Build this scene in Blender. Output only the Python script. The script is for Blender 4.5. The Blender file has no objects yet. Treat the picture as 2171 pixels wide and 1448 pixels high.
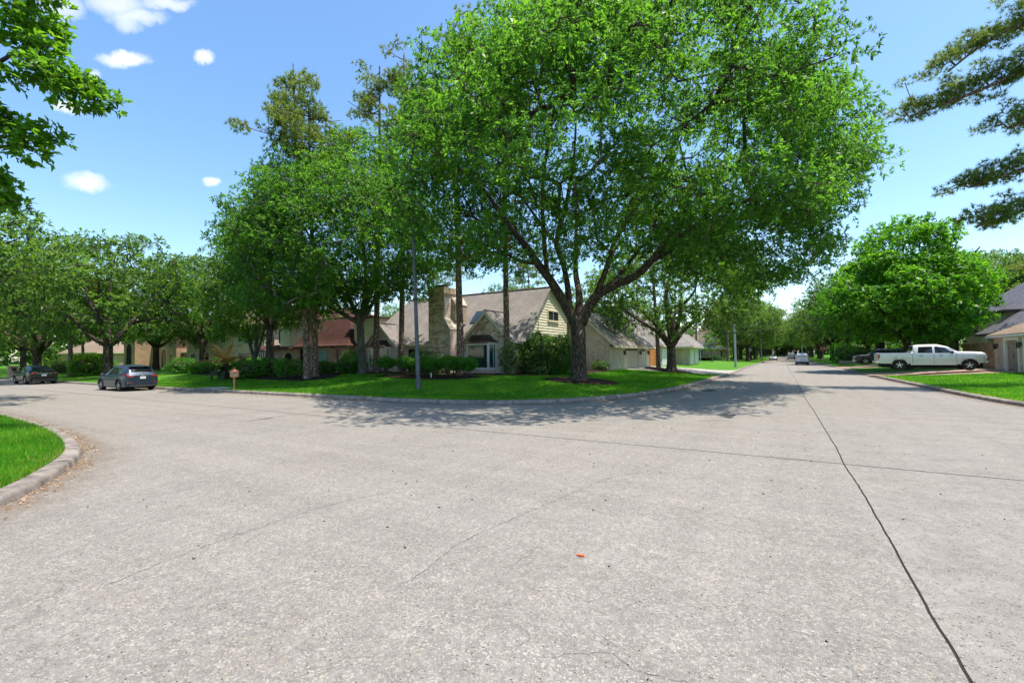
import bpy, bmesh, math, random
import numpy as np
from mathutils import Vector, Matrix
from mathutils.geometry import delaunay_2d_cdt

random.seed(7)
RNG = np.random.default_rng(11)
SC = bpy.context.scene
COL = SC.collection

# ------------------------------------------------------------------ camera
YAW = math.atan(575 / 965); PITCH = math.radians(1.74); ROLL = math.radians(0.6)
Rv = Vector((math.cos(YAW), math.sin(YAW), 0)); Fh = Vector((-math.sin(YAW), math.cos(YAW), 0)); Zv = Vector((0, 0, 1))
Up = -math.sin(PITCH) * Fh + math.cos(PITCH) * Zv; Fw = math.cos(PITCH) * Fh + math.sin(PITCH) * Zv
cx = math.cos(ROLL) * Rv - math.sin(ROLL) * Up; cy = math.sin(ROLL) * Rv + math.cos(ROLL) * Up
cam = bpy.data.cameras.new("camera"); cam.sensor_width = 36; cam.lens = 36 * 965 / 2171
cam.clip_start = 0.1; cam.clip_end = 3000
camo = bpy.data.objects.new("camera", cam); COL.objects.link(camo)
m3 = Matrix((cx, cy, -Fw)).transposed(); m4 = m3.to_4x4(); m4.translation = Vector((0, 0, 2.05)); camo.matrix_world = m4
SC.camera = camo

# ------------------------------------------------------------------ sun, sky, exposure
SUN_DIR = Vector((0.27, 0.10, 0.955)).normalized()          # towards the sun
sun = bpy.data.lights.new("sun", 'SUN'); sun.energy = 3.4; sun.angle = math.radians(0.55); sun.color = (1.0, 0.93, 0.82)
suno = bpy.data.objects.new("sun", sun); COL.objects.link(suno); suno.location = (20, 30, 80)
suno.rotation_euler = SUN_DIR.to_track_quat('Z', 'Y').to_euler()
W = bpy.data.worlds.new("World"); SC.world = W; W.use_nodes = True
wt = W.node_tree; wt.nodes.clear()
def wn(t, **k):
    n = wt.nodes.new(t)
    for a, b in k.items(): setattr(n, a, b)
    return n
wo = wn('ShaderNodeOutputWorld'); wb = wn('ShaderNodeBackground'); wb.inputs[1].default_value = 0.14
sk = wn('ShaderNodeTexSky', sky_type='NISHITA', sun_disc=False)
sk.sun_elevation = math.asin(SUN_DIR.z); sk.sun_rotation = math.atan2(SUN_DIR.x, SUN_DIR.y)
sk.altitude = 20; sk.air_density = 1.0; sk.dust_density = 0.8; sk.ozone_density = 1.0
tc = wn('ShaderNodeTexCoord')
nz = wn('ShaderNodeTexNoise'); nz.inputs['Scale'].default_value = 42; nz.inputs['Detail'].default_value = 9; nz.inputs['Roughness'].default_value = .6
wt.links.new(tc.outputs['Generated'], nz.inputs['Vector'])
def wvm(op, a, b):
    n = wn('ShaderNodeVectorMath', operation=op)
    for i, s in enumerate((a, b)):
        if isinstance(s, (tuple, Vector)): n.inputs[i].default_value = tuple(s)
        elif isinstance(s, float): n.inputs['Scale'].default_value = s
        else: wt.links.new(s, n.inputs[i])
    return n.outputs['Value'] if op == 'DOT_PRODUCT' else n.outputs['Vector']
def wm(op, a, b=0.0, c=None):
    n = wn('ShaderNodeMath', operation=op)
    for i, s in enumerate((a, b, c)):
        if s is None: continue
        if isinstance(s, (int, float)): n.inputs[i].default_value = s
        else: wt.links.new(s, n.inputs[i])
    return n.outputs[0]
dv = wvm('NORMALIZE', tc.outputs['Generated'], (0, 0, 0))
off = wvm('SUBTRACT', nz.outputs['Color'], (.5, .5, .5))
sc_ = wn('ShaderNodeVectorMath', operation='SCALE'); wt.links.new(off, sc_.inputs[0]); sc_.inputs['Scale'].default_value = 0.026
dn = wvm('ADD', dv, sc_.outputs['Vector'])
CLOUDS = [(-0.8456, 0.2812, 0.4538, 0.029, 0.0095, .95), (-0.7926, 0.3682, 0.486, 0.013, 0.0085, .95), (-0.8162, 0.2639, 0.5139, 0.032, 0.015, .7),
          (-0.8133, 0.2853, 0.5071, 0.034, 0.010, .7), (-0.8218, 0.277, 0.4979, 0.017, 0.012, .6), (-0.7848, 0.3127, 0.5352, 0.032, 0.008, .7),
          (-0.8704, 0.255, 0.4212, 0.008, 0.006, .7), (-0.897, 0.2368, 0.3733, 0.018, 0.007, .9), (-0.9243, 0.2647, 0.275, 0.022, 0.013, .85),
          (-0.8559, 0.4133, 0.3107, 0.0105, 0.008, .9), (-0.8455, 0.214, 0.4892, 0.022, 0.014, .6), (-0.62, -0.5, 0.42, 0.09, 0.03, .8), (0.72, -0.3, 0.4, 0.12, 0.04, .8), (0.5, 0.55, 0.55, 0.06, 0.025, .8)]
mask = None
for (x, y, z, hw, hh, st) in CLOUDS:
    d = Vector((x, y, z)).normalized(); r = (cx - d * cx.dot(d)).normalized(); u = d.cross(r)
    a = wm('DIVIDE', wvm('DOT_PRODUCT', dn, r), hw); b = wm('DIVIDE', wvm('DOT_PRODUCT', dn, u), hh)
    q = wm('ADD', wm('MULTIPLY', a, a), wm('MULTIPLY', b, b))
    s = wn('ShaderNodeMapRange', interpolation_type='SMOOTHSTEP'); wt.links.new(q, s.inputs[0])
    s.inputs[1].default_value = 2.1; s.inputs[2].default_value = -0.4; s.inputs[3].default_value = 0; s.inputs[4].default_value = st
    mk = wm('MULTIPLY', s.outputs[0], wm('GREATER_THAN', wvm('DOT_PRODUCT', dv, d), 0.3))
    mask = mk if mask is None else wm('MAXIMUM', mask, mk)
mx = wn('ShaderNodeMix', data_type='RGBA'); wt.links.new(mask, mx.inputs[0])
hs = wn('ShaderNodeHueSaturation'); hs.inputs['Hue'].default_value = 0.497; hs.inputs['Saturation'].default_value = 1.17; wt.links.new(sk.outputs[0], hs.inputs['Color'])
wt.links.new(hs.outputs[0], mx.inputs[6]); mx.inputs[7].default_value = (4.4, 4.5, 4.65, 1)
wt.links.new(mx.outputs[2], wb.inputs[0]); wt.links.new(wb.outputs[0], wo.inputs[0])
SC.view_settings.view_transform = 'Standard'; SC.view_settings.look = 'None'; SC.view_settings.gamma = 1
SC.view_settings.use_curve_mapping = False; SC.view_settings.exposure = 1.03
SC.render.engine = 'CYCLES'
SC.cycles.max_bounces = 10; SC.cycles.diffuse_bounces = 6; SC.cycles.glossy_bounces = 2; SC.cycles.transmission_bounces = 8; SC.cycles.transparent_max_bounces = 6
SC.cycles.caustics_reflective = False; SC.cycles.caustics_refractive = False

# ------------------------------------------------------------------ helpers
def smooth(t):
    t = np.clip(t, 0, 1); return t * t * (3 - 2 * t)

class B:
    """collects vertices and faces for ONE mesh object"""
    def __init__(s): s.v = []; s.f = []
    def add(s, vs, fs):
        o = len(s.v); s.v += [tuple(v) for v in vs]; s.f += [tuple(i + o for i in f) for f in fs]; return s
    def box(s, x0, x1, y0, y1, z0, z1):
        return s.add([(x0, y0, z0), (x1, y0, z0), (x1, y1, z0), (x0, y1, z0), (x0, y0, z1), (x1, y0, z1), (x1, y1, z1), (x0, y1, z1)],
                     [(3, 2, 1, 0), (4, 5, 6, 7), (0, 1, 5, 4), (1, 2, 6, 5), (2, 3, 7, 6), (3, 0, 4, 7)])
    def obox(s, c, ax, ay, az):
        "box round centre c with half-axis vectors"
        c = Vector(c); ax = Vector(ax); ay = Vector(ay); az = Vector(az); vs = []
        for k in (-1, 1):
            for (i, j) in ((-1, -1), (1, -1), (1, 1), (-1, 1)): vs.append(c + ax * i + ay * j + az * k)
        return s.add(vs, [(3, 2, 1, 0), (4, 5, 6, 7), (0, 1, 5, 4), (1, 2, 6, 5), (2, 3, 7, 6), (3, 0, 4, 7)])
    def slab(s, pts, t):
        "polygon given by pts (top face, counter-clockwise from outside) with thickness t inwards"
        p = [Vector(q) for q in pts]; n = (p[1] - p[0]).cross(p[2] - p[0]).normalized(); k = len(p)
        vs = p + [q - n * t for q in p]
        fs = [tuple(range(k)), tuple(range(2 * k - 1, k - 1, -1))] + [(i, i + k, (i + 1) % k + k, (i + 1) % k) for i in range(k)]
        return s.add(vs, fs)
    def prism(s, poly, h0, h1):
        "horizontal polygon between heights"
        k = len(poly); vs = [(x, y, h0) for x, y in poly] + [(x, y, h1) for x, y in poly]
        return s.add(vs, [tuple(range(k - 1, -1, -1)), tuple(range(k, 2 * k))] + [(i, (i + 1) % k, (i + 1) % k + k, i + k) for i in range(k)])
    def lathe(s, prof, n=16, c=(0, 0, 0), axis='Z', caps=True):
        vs = []; c = Vector(c)
        for r, h in prof:
            for i in range(n):
                a = 2 * math.pi * i / n; u, w = r * math.cos(a), r * math.sin(a)
                vs.append(c + (Vector((u, w, h)) if axis == 'Z' else Vector((u, h, -w)) if axis == 'Y' else Vector((h, u, w))))
        m = len(prof); fs = [(j * n + i, j * n + (i + 1) % n, (j + 1) * n + (i + 1) % n, (j + 1) * n + i) for j in range(m - 1) for i in range(n)]
        if caps: fs += [tuple(range(n - 1, -1, -1)), tuple((m - 1) * n + i for i in range(n))]
        return s.add(vs, fs)
    def tube(s, pts, rad, n=8, cap=True):
        P = [Vector(p) for p in pts]; m = len(P); vs = []
        if isinstance(rad, (int, float)): rad = [rad] * m
        t = (P[1] - P[0]).normalized(); u = t.orthogonal().normalized()
        for i in range(m):
            t = ((P[min(i + 1, m - 1)] - P[max(i - 1, 0)])).normalized()
            u = (u - t * u.dot(t)); u = u.normalized() if u.length > 1e-6 else t.orthogonal().normalized()
            w = t.cross(u)
            for k in range(n):
                a = 2 * math.pi * k / n; vs.append(P[i] + (u * math.cos(a) + w * math.sin(a)) * rad[i])
        fs = [(j * n + i, j * n + (i + 1) % n, (j + 1) * n + (i + 1) % n, (j + 1) * n + i) for j in range(m - 1) for i in range(n)]
        if cap: fs += [tuple(range(n - 1, -1, -1)), tuple((m - 1) * n + i for i in range(n))]
        return s.add(vs, fs)
    def grid(s, G):
        "G: rows of points"
        r = len(G); c = len(G[0]); return s.add([p for row in G for p in row],
                 [(j * c + i, j * c + i + 1, (j + 1) * c + i + 1, (j + 1) * c + i) for j in range(r - 1) for i in range(c - 1)])

def tag(o, label=None, cat=None, group=None, kind=None):
    if label: o['label'] = label
    if cat: o['category'] = cat
    if group: o['group'] = group
    if kind: o['kind'] = kind
    return o
def link(name, me, parent=None, **k):
    o = bpy.data.objects.new(name, me); COL.objects.link(o)
    if parent is not None: o.parent = parent
    return tag(o, **k)
def ob(name, b, mat, parent=None, world=False, smoothed=False, bevel=0, **k):
    """one mesh object; world=True: coordinates are world ones although it has a parent"""
    me = bpy.data.meshes.new(name); me.from_pydata(b.v, [], b.f); me.materials.append(mat)
    if smoothed:
        me.polygons.foreach_set('use_smooth', [True] * len(me.polygons))
        if smoothed is not True:
            me.set_sharp_from_angle(angle=math.radians(smoothed))
    if bevel:
        bm = bmesh.new(); bm.from_mesh(me)
        bmesh.ops.bevel(bm, geom=[e for e in bm.edges if e.calc_face_angle(0) > .6], offset=bevel, segments=2, affect='EDGES', clamp_overlap=True)
        bm.to_mesh(me); bm.free()
    if world and parent is not None:
        p = Vector((0, 0, 0)); q = parent
        while q is not None: p += q.location; q = q.parent
        me.transform(Matrix.Translation(-p))
    return link(name, me, parent, **k)
def empty(name, loc=(0, 0, 0), rz=0, parent=None, **k):
    o = link(name, None, parent, **k); o.location = loc; o.rotation_euler = (0, 0, rz); o.empty_display_size = .3; return o
def dup(o, loc, rz=0, s=1, parent=None, **k):
    c = o.copy(); COL.objects.link(c); c.parent = parent
    if parent is None:
        c.location = loc; c.rotation_euler = (0, 0, rz); c.scale = (s, s, s) if isinstance(s, (int, float)) else s
    tag(c, **k)
    for ch in list(o.children): dup(ch, None, parent=c)
    return c
def np_mesh(name, V, F, mat, parent=None, shade=None, smoothed=False, **k):
    V = np.asarray(V, np.float32); F = np.asarray(F, np.int32); n = F.shape[1]
    me = bpy.data.meshes.new(name); me.vertices.add(len(V)); me.vertices.foreach_set('co', V.ravel())
    me.loops.add(F.size); me.loops.foreach_set('vertex_index', F.ravel())
    me.polygons.add(len(F)); me.polygons.foreach_set('loop_start', np.arange(0, F.size, n, dtype=np.int32))
    if shade is not None:
        a = me.attributes.new('shade', 'FLOAT', 'FACE'); a.data.foreach_set('value', np.asarray(shade, np.float32))
    me.update(calc_edges=True); me.materials.append(mat)
    return link(name, me, parent, **k)

# ------------------------------------------------------------------ materials
def nodes(name):
    m = bpy.data.materials.new(name); m.use_nodes = True; nt = m.node_tree; nt.nodes.clear()
    o = nt.nodes.new('ShaderNodeOutputMaterial'); p = nt.nodes.new('ShaderNodeBsdfPrincipled'); nt.links.new(p.outputs[0], o.inputs[0])
    return m, nt, p, o
class N:
    "small node writer"
    def __init__(s, nt): s.nt = nt
    def set(s, sock, v):
        if hasattr(v, 'is_linked') or hasattr(v, 'links'): s.nt.links.new(v, sock)
        else: sock.default_value = (*v, 1) if isinstance(v, tuple) and len(v) == 3 and sock.type == 'RGBA' else v
    def n(s, t, ins=None, **k):
        n = s.nt.nodes.new(t)
        for a, b in k.items(): setattr(n, a, b)
        for a, b in (ins or {}).items(): s.set(n.inputs[a], b)
        return n
    def obj(s): return s.n('ShaderNodeTexCoord').outputs['Object']
    def pos(s): return s.n('ShaderNodeNewGeometry').outputs['Position']
    def noise(s, vec, scale, detail=3, rough=.55): return s.n('ShaderNodeTexNoise', {'Vector': vec, 'Scale': scale, 'Detail': detail, 'Roughness': rough}).outputs['Fac']
    def vor(s, vec, scale, feature='F1', out='Distance'): return s.n('ShaderNodeTexVoronoi', {'Vector': vec, 'Scale': scale}, feature=feature).outputs[out]
    def rng(s, v, a, b, c=0., d=1.): return s.n('ShaderNodeMapRange', {0: v, 1: a, 2: b, 3: c, 4: d}).outputs[0]
    def mix(s, f, a, b, mode='MIX'): return s.n('ShaderNodeMix', {'Factor': f, 'A': a, 'B': b}, data_type='RGBA', blend_type=mode).outputs['Result']
    def math(s, op, a, b=0.): return s.n('ShaderNodeMath', {0: a, 1: b}, operation=op).outputs[0]
    def ramp(s, f, stops):
        r = s.n('ShaderNodeValToRGB', {0: f}); e = r.color_ramp.elements
        while len(e) < len(stops): e.new(.5)
        for i, (p, c) in enumerate(stops): e[i].position = p; e[i].color = (*c, 1)
        return r.outputs[0]
    def bump(s, h, st, dist=.02): return s.n('ShaderNodeBump', {'Height': h, 'Strength': st, 'Distance': dist}).outputs[0]
    def scale(s, v, xyz): return s.n('ShaderNodeMapping', {'Vector': v, 'Scale': xyz}).outputs[0]
    def xy_z(s, v):
        x = s.n('ShaderNodeSeparateXYZ', {0: v}); return s.n('ShaderNodeCombineXYZ', {0: s.math('ADD', x.outputs[0], x.outputs[1]), 1: x.outputs[2]}).outputs[0]
# fix N.mix sockets (RGBA variants share names with the float ones)
def _mix(s, f, a, b, mode='MIX'):
    n = s.nt.nodes.new('ShaderNodeMix'); n.data_type = 'RGBA'; n.blend_type = mode
    s.set(n.inputs[0], f); s.set(n.inputs[6], a); s.set(n.inputs[7], b); return n.outputs[2]
N.mix = _mix

def plain(name, col, rough=.7, spec=.3, metal=0., var=.18, vs=3., bump=0., bs=40., coat=0.):
    m, nt, p, o = nodes(name); n = N(nt); v = n.obj()
    f = n.noise(v, vs, 4); c0 = tuple(c * (1 - var) for c in col); c1 = tuple(min(1, c * (1 + var)) for c in col)
    n.set(p.inputs['Base Color'], n.ramp(f, [(.3, c0), (.7, c1)])); p.inputs['Roughness'].default_value = rough
    p.inputs['Specular IOR Level'].default_value = spec; p.inputs['Metallic'].default_value = metal; p.inputs['Coat Weight'].default_value = coat
    if bump: n.set(p.inputs['Normal'], n.bump(n.noise(v, bs, 3), bump, .01))
    return m
def brick(name, c1, c2, mortar, bw=.21, bh=.075, ms=.012, light=None, var=.35):
    m, nt, p, o = nodes(name); n = N(nt); v = n.xy_z(n.obj())
    t = n.n('ShaderNodeTexBrick', {'Vector': v, 'Color1': c1, 'Color2': c2, 'Mortar': mortar, 'Scale': 1., 'Mortar Size': ms, 'Brick Width': bw, 'Row Height': bh, 'Bias': 0., 'Mortar Smooth': .2})
    c = t.outputs['Color']
    if light:  # pale, worn bricks among the others
        w = n.n('ShaderNodeTexBrick', {'Vector': v, 'Color1': (0, 0, 0), 'Color2': (1, 1, 1), 'Mortar': (0, 0, 0), 'Scale': 1., 'Mortar Size': ms, 'Brick Width': bw, 'Row Height': bh, 'Bias': 0.})
        w.offset_frequency = 2; f = n.rng(n.noise(n.scale(v, (4.3, 13., 1)), 1.0, 1), .5, .62); c = n.mix(f, c, light)
    g = n.noise(n.obj(), 1.3, 5); c = n.mix(var, c, n.ramp(g, [(.3, (.25, .25, .25)), (.7, (.8, .8, .8))]), 'OVERLAY')
    n.set(p.inputs['Base Color'], c); p.inputs['Roughness'].default_value = .9; p.inputs['Specular IOR Level'].default_value = .15
    n.set(p.inputs['Normal'], n.bump(n.math('ADD', n.math('MULTIPLY', t.outputs['Fac'], -1.), n.math('MULTIPLY', n.noise(n.obj(), 60, 2), .4)), .7, .012))
    return m
def shingle(name, c1, c2, dark, bw=.3, bh=.11):
    m, nt, p, o = nodes(name); n = N(nt); v = n.xy_z(n.obj())
    wv = n.n('ShaderNodeVectorMath', {0: v, 1: n.n('ShaderNodeTexNoise', {'Vector': n.obj(), 'Scale': 2.5}).outputs['Color']}, operation='MULTIPLY_ADD')
    wv.inputs[1].default_value = (1, 1, 1)
    nt.links.new(n.n('ShaderNodeVectorMath', {0: n.n('ShaderNodeTexNoise', {'Vector': n.obj(), 'Scale': 6.}).outputs['Color'], 'Scale': .05}, operation='SCALE').outputs[0], wv.inputs[2])
    t = n.n('ShaderNodeTexBrick', {'Vector': wv.outputs[0], 'Color1': c1, 'Color2': c2, 'Mortar': dark, 'Scale': 1., 'Mortar Size': .012, 'Brick Width': bw, 'Row Height': bh, 'Bias': -.1, 'Mortar Smooth': .4})
    c = n.mix(.5, t.outputs['Color'], n.ramp(n.noise(n.obj(), .7, 6, .65), [(.3, (.3, .3, .3)), (.7, (.72, .72, .72))]), 'OVERLAY')
    c = n.mix(.35, c, n.ramp(n.noise(n.obj(), 14, 3), [(.3, (.3, .3, .3)), (.7, (.7, .7, .7))]), 'OVERLAY')
    n.set(p.inputs['Base Color'], c); p.inputs['Roughness'].default_value = .92; p.inputs['Specular IOR Level'].default_value = .15
    n.set(p.inputs['Normal'], n.bump(n.math('MULTIPLY', t.outputs['Fac'], -1.), .8, .02))
    return m
def leaf(name, stops, trans=.35, tcol=(1.5, 1.6, .7), rough=.42, spec=.45):
    m, nt, p, o = nodes(name); n = N(nt)
    a = n.n('ShaderNodeAttribute', attribute_name='shade').outputs['Fac']
    c = n.ramp(a, stops); n.set(p.inputs['Base Color'], c); p.inputs['Roughness'].default_value = rough; p.inputs['Specular IOR Level'].default_value = spec
    t = n.n('ShaderNodeBsdfTranslucent', {'Color': n.mix(1., c, tcol, 'MULTIPLY')})
    mxs = n.n('ShaderNodeMixShader', {0: trans}); nt.links.new(p.outputs[0], mxs.inputs[1]); nt.links.new(t.outputs[0], mxs.inputs[2]); nt.links.new(mxs.outputs[0], o.inputs[0])
    return m
def bark(name, c0, c1, sx=9., sz=2.2, bump=1.):
    m, nt, p, o = nodes(name); n = N(nt); v = n.scale(n.obj(), (sx, sx, sz))
    f = n.vor(v, 1., 'DISTANCE_TO_EDGE'); g = n.noise(v, 1.2, 6, .65)
    h = n.math('ADD', n.rng(f, 0., .35), n.math('MULTIPLY', g, .8))
    c = n.ramp(n.math('MULTIPLY', h, .6), [(.25, c0), (.85, c1)])
    c = n.mix(.4, c, n.ramp(n.noise(n.obj(), .9, 4), [(.3, (.32, .32, .32)), (.7, (.68, .68, .68))]), 'OVERLAY')
    n.set(p.inputs['Base Color'], c); p.inputs['Roughness'].default_value = .93; p.inputs['Specular IOR Level'].default_value = .12
    n.set(p.inputs['Normal'], n.bump(h, bump, .04)); return m
def glassy(name, col, rough=.06):
    m, nt, p, o = nodes(name); n = N(nt)
    n.set(p.inputs['Base Color'], n.ramp(n.noise(n.obj(), 1.1, 2), [(.35, tuple(c * .6 for c in col)), (.7, tuple(c * 1.4 for c in col))]))
    p.inputs['Roughness'].default_value = rough; p.inputs['Specular IOR Level'].default_value = .8; return m
def paint(name, col, metal=.5, rough=.32):
    m, nt, p, o = nodes(name); n = N(nt)
    n.set(p.inputs['Base Color'], n.ramp(n.noise(n.obj(), 2.2, 5, .6), [(.3, tuple(c * .9 for c in col)), (.7, col)]))
    p.inputs['Metallic'].default_value = metal; n.set(p.inputs['Roughness'], n.rng(n.noise(n.obj(), 6, 4), .3, .7, rough * .8, rough * 1.3))
    p.inputs['Coat Weight'].default_value = .4; p.inputs['Coat Roughness'].default_value = .08; return m

def concrete(name, base, warm, pebble, pit, pscale=48.):
    m, nt, p, o = nodes(name); n = N(nt); v = n.pos()
    w = n.n('ShaderNodeTexNoise', {'Vector': v, 'Scale': 38., 'Detail': 2.}).outputs['Color']
    wv = n.n('ShaderNodeVectorMath', {0: w, 'Scale': .022}, operation='SCALE').outputs[0]
    vv = n.n('ShaderNodeVectorMath', {0: v, 1: wv}, operation='ADD').outputs[0]
    big = n.noise(v, .3, 6, .65); mid = n.noise(v, 2.3, 5, .6)
    c = n.mix(n.rng(big, .35, .65), base, warm)
    c = n.mix(.55, c, n.ramp(mid, [(.25, (.34, .335, .33)), (.72, (.62, .62, .62))]), 'OVERLAY')
    vt = n.n('ShaderNodeTexVoronoi', {'Vector': vv, 'Scale': pscale}); cell = n.n('ShaderNodeSeparateColor', {0: vt.outputs['Color']})
    edge = n.vor(vv, pscale, 'DISTANCE_TO_EDGE')
    pk = n.ramp(cell.outputs[0], [(0., (.15, .138, .125)), (.35, (.24, .225, .2)), (.75, (.31, .285, .25)), (.93, (.48, .44, .38)), (1., (.38, .28, .17))])
    c = n.mix(n.math('MULTIPLY', pebble, n.rng(mid, .3, .6, .55, 1.)), c, pk)
    c = n.mix(n.math('MULTIPLY', n.rng(edge, .0, .09, 1., 0.), n.math('MULTIPLY', n.rng(n.noise(v, 9, 3), .36, .58), .9)), c, (.10, .085, .07))
    vp = n.n('ShaderNodeTexVoronoi', {'Vector': n.scale(vv, (1., 1.7, 1.)), 'Scale': 30.}); pc = n.n('ShaderNodeSeparateColor', {0: vp.outputs['Color']})
    pm = n.math('MULTIPLY', n.math('GREATER_THAN', pc.outputs[1], 1. - pit), n.rng(vp.outputs['Distance'], .22, .32, 1., 0.))
    c = n.mix(pm, c, (.055, .05, .045))
    ck = n.math('MULTIPLY', n.rng(n.vor(n.n('ShaderNodeVectorMath', {0: v, 1: n.n('ShaderNodeVectorMath', {0: n.n('ShaderNodeTexNoise', {'Vector': v, 'Scale': 1.7, 'Detail': 5.}).outputs['Color'], 'Scale': .9}, operation='SCALE').outputs[0]}, operation='ADD').outputs[0], .42, 'DISTANCE_TO_EDGE'), 0., .006, 1., 0.), n.rng(n.noise(v, .8, 2), .5, .6, 0., .7))
    c = n.mix(ck, c, (.15, .13, .11))
    trk = n.noise(n.scale(v, (1.5, .05, 1.)), 1., 4, .6); trk2 = n.noise(n.scale(v, (.05, 1.4, 1.)), 1., 4, .6)
    c = n.mix(.28, c, n.ramp(n.math('MULTIPLY', n.math('ADD', trk, trk2), .5), [(.38, (.33, .33, .33)), (.6, (.6, .6, .6))]), 'OVERLAY')
    blot = n.rng(n.noise(v, 1.5, 3, .5), .68, .74, 0., .35); c = n.mix(n.math('MULTIPLY', blot, n.rng(n.noise(v, 9., 4), .35, .6)), c, (.13, .12, .11))
    st = n.rng(n.noise(n.scale(v, (.5, 1.1, 1)), .9, 6, .7), .6, .78, 0., .3); c = n.mix(st, c, (.30, .23, .18))
    n.set(p.inputs['Base Color'], c); p.inputs['Roughness'].default_value = .9; p.inputs['Specular IOR Level'].default_value = .2
    hgt = n.math('SUBTRACT', n.math('ADD', n.math('MULTIPLY', n.rng(edge, 0., .2), .7), n.math('MULTIPLY', n.noise(v, 90, 2), .5)), n.math('ADD', pm, ck))
    n.set(p.inputs['Normal'], n.bump(hgt, .55, .008)); return m

M = {}
M['road_w'] = concrete('road_aggregate_concrete', (.286, .267, .243), (.30, .272, .236), .65, .06, 60.)
M['road_e'] = concrete('road_smooth_concrete', (.29, .27, .245), (.302, .275, .238), .3, .3, 66.)
M['drive'] = concrete('driveway_concrete', (.46, .43, .385), (.45, .42, .37), .15, .05, 60.)
M['joint'] = plain('joint_filler', (.035, .03, .026), .95, .1)
M['kerb'] = plain('kerb_concrete', (.245, .21, .185), .92, .15, var=.45, vs=3.5, bump=.8, bs=55)
M['tar'] = plain('worn_tar_patch', (.085, .078, .07), .9, .15, var=.4, vs=6)
M['dirt'] = plain('ground_soil', (.09, .075, .05), .95, .1, var=.4, vs=.3)
M['mulch'] = plain('mulch_bark', (.035, .022, .017), .95, .1, var=.5, vs=18, bump=1., bs=25)
M['brickdrive'] = brick('driveway_brick', (.31, .19, .14), (.37, .25, .19), (.36, .30, .25), .22, .11)
def lawn_mat(name, a, b, c):
    m, nt, p, o = nodes(name); n = N(nt); v = n.pos()
    col = n.ramp(n.noise(v, 30, 4, .7), [(.3, a), (.5, b), (.75, c)])
    col = n.mix(n.rng(n.noise(v, .5, 4), .45, .75, 0, .5), col, tuple(x * 1.5 for x in b))
    col = n.mix(n.rng(n.noise(v, .9, 5, .7), .58, .72, 0, .65), col, (.20, .18, .05))
    n.set(p.inputs['Base Color'], col); p.inputs['Roughness'].default_value = .85; p.inputs['Specular IOR Level'].default_value = .15
    n.set(p.inputs['Normal'], n.bump(n.noise(v, 45, 3, .8), 1., .06)); return m
M['lawn'] = lawn_mat('lawn_turf', (.035, .115, .008), (.08, .225, .014), (.14, .32, .028))
M['far_ground'] = lawn_mat('far_ground_turf', (.02, .06, .012), (.04, .11, .018), (.06, .15, .03))
M['grass'] = leaf('grass_blade', [(0, (.035, .19, .006)), (.5, (.10, .29, .014)), (.9, (.19, .40, .035)), (1, (.34, .32, .11))], .5, (1.9, 1.8, .6), .5, .25)
M['oak'] = leaf('oak_leaf', [(0, (.035, .085, .018)), (.5, (.072, .17, .026)), (.85, (.12, .26, .030)), (1, (.17, .31, .045))], .54, (2.25, 2.4, 1.05), .45, .36)
M['oak2'] = leaf('oak_leaf_far', [(0, (.04, .085, .022)), (.5, (.072, .15, .03)), (1, (.12, .225, .042))], .52, (2.4, 2.3, 1.))
M['maple'] = leaf('maple_leaf', [(0, (.04, .13, .012)), (.5, (.085, .24, .02)), (1, (.15, .33, .03))], .52, (2.3, 2.2, .8), .42)
M['lime'] = leaf('lime_leaf', [(0, (.05, .12, .012)), (.5, (.09, .22, .016)), (1, (.15, .30, .03))], .54, (2.2, 2.1, .8))
M['pine'] = leaf('pine_needle', [(0, (.06, .10, .03)), (.5, (.115, .165, .04)), (.85, (.18, .225, .05)), (1, (.26, .20, .06))], .55, (2.4, 2.3, 1.1), .5)
M['hedge'] = leaf('hedge_leaf', [(0, (.045, .13, .022)), (.5, (.095, .26, .035)), (1, (.16, .36, .055))], .5, (2.2, 2.2, 1.))
M['bush'] = leaf('bush_leaf', [(0, (.05, .11, .026)), (.5, (.105, .21, .045)), (1, (.19, .30, .085))], .45, (2., 2., .9))
M['pale'] = leaf('variegated_leaf', [(0, (.08, .15, .04)), (.5, (.2, .28, .11)), (1, (.42, .45, .26))], .3)
M['deadleaf'] = leaf('dead_leaf', [(0, (.2, .07, .02)), (.5, (.34, .13, .04)), (1, (.45, .24, .1))], .25)
M['litter'] = leaf('fallen_leaf', [(0, (.16, .09, .045)), (.5, (.34, .22, .12)), (1, (.55, .42, .27))], .1, (1, 1, 1), .7, .2)
M['frondgreen'] = leaf('frond_green', [(0, (.02, .06, .012)), (1, (.05, .11, .02))], .2)
M['frondtan'] = plain('frond_tan', (.52, .32, .10), .7, .2, var=.4, vs=6)
M['oakbark'] = bark('oak_bark', (.04, .03, .024), (.17, .135, .108))
M['pinebark'] = bark('pine_bark', (.10, .065, .052), (.40, .31, .26), 6, 2.6, 1.2)
M['greybark'] = bark('grey_bark', (.10, .095, .085), (.22, .20, .18), 4, 1., .5)
M['white'] = plain('white_paint', (.74, .73, .70), .5, .4, var=.06)
M['cream'] = plain('cream_trim_paint', (.68, .61, .44), .6, .3, var=.08)
M['siding'] = plain('cream_siding_paint', (.80, .72, .54), .65, .3, var=.1, vs=1.5)
M['door_cream'] = plain('garage_door_paint', (.66, .61, .48), .55, .3, var=.06)
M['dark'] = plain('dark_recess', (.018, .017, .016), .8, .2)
M['blackm'] = plain('black_metal', (.02, .02, .02), .45, .4)
M['brick1'] = brick('house_brick', (.56, .40, .32), (.44, .29, .225), (.62, .57, .51), light=(.76, .69, .61))
M['brick2'] = brick('red_brown_brick', (.54, .33, .26), (.43, .25, .19), (.55, .47, .41))
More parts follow.
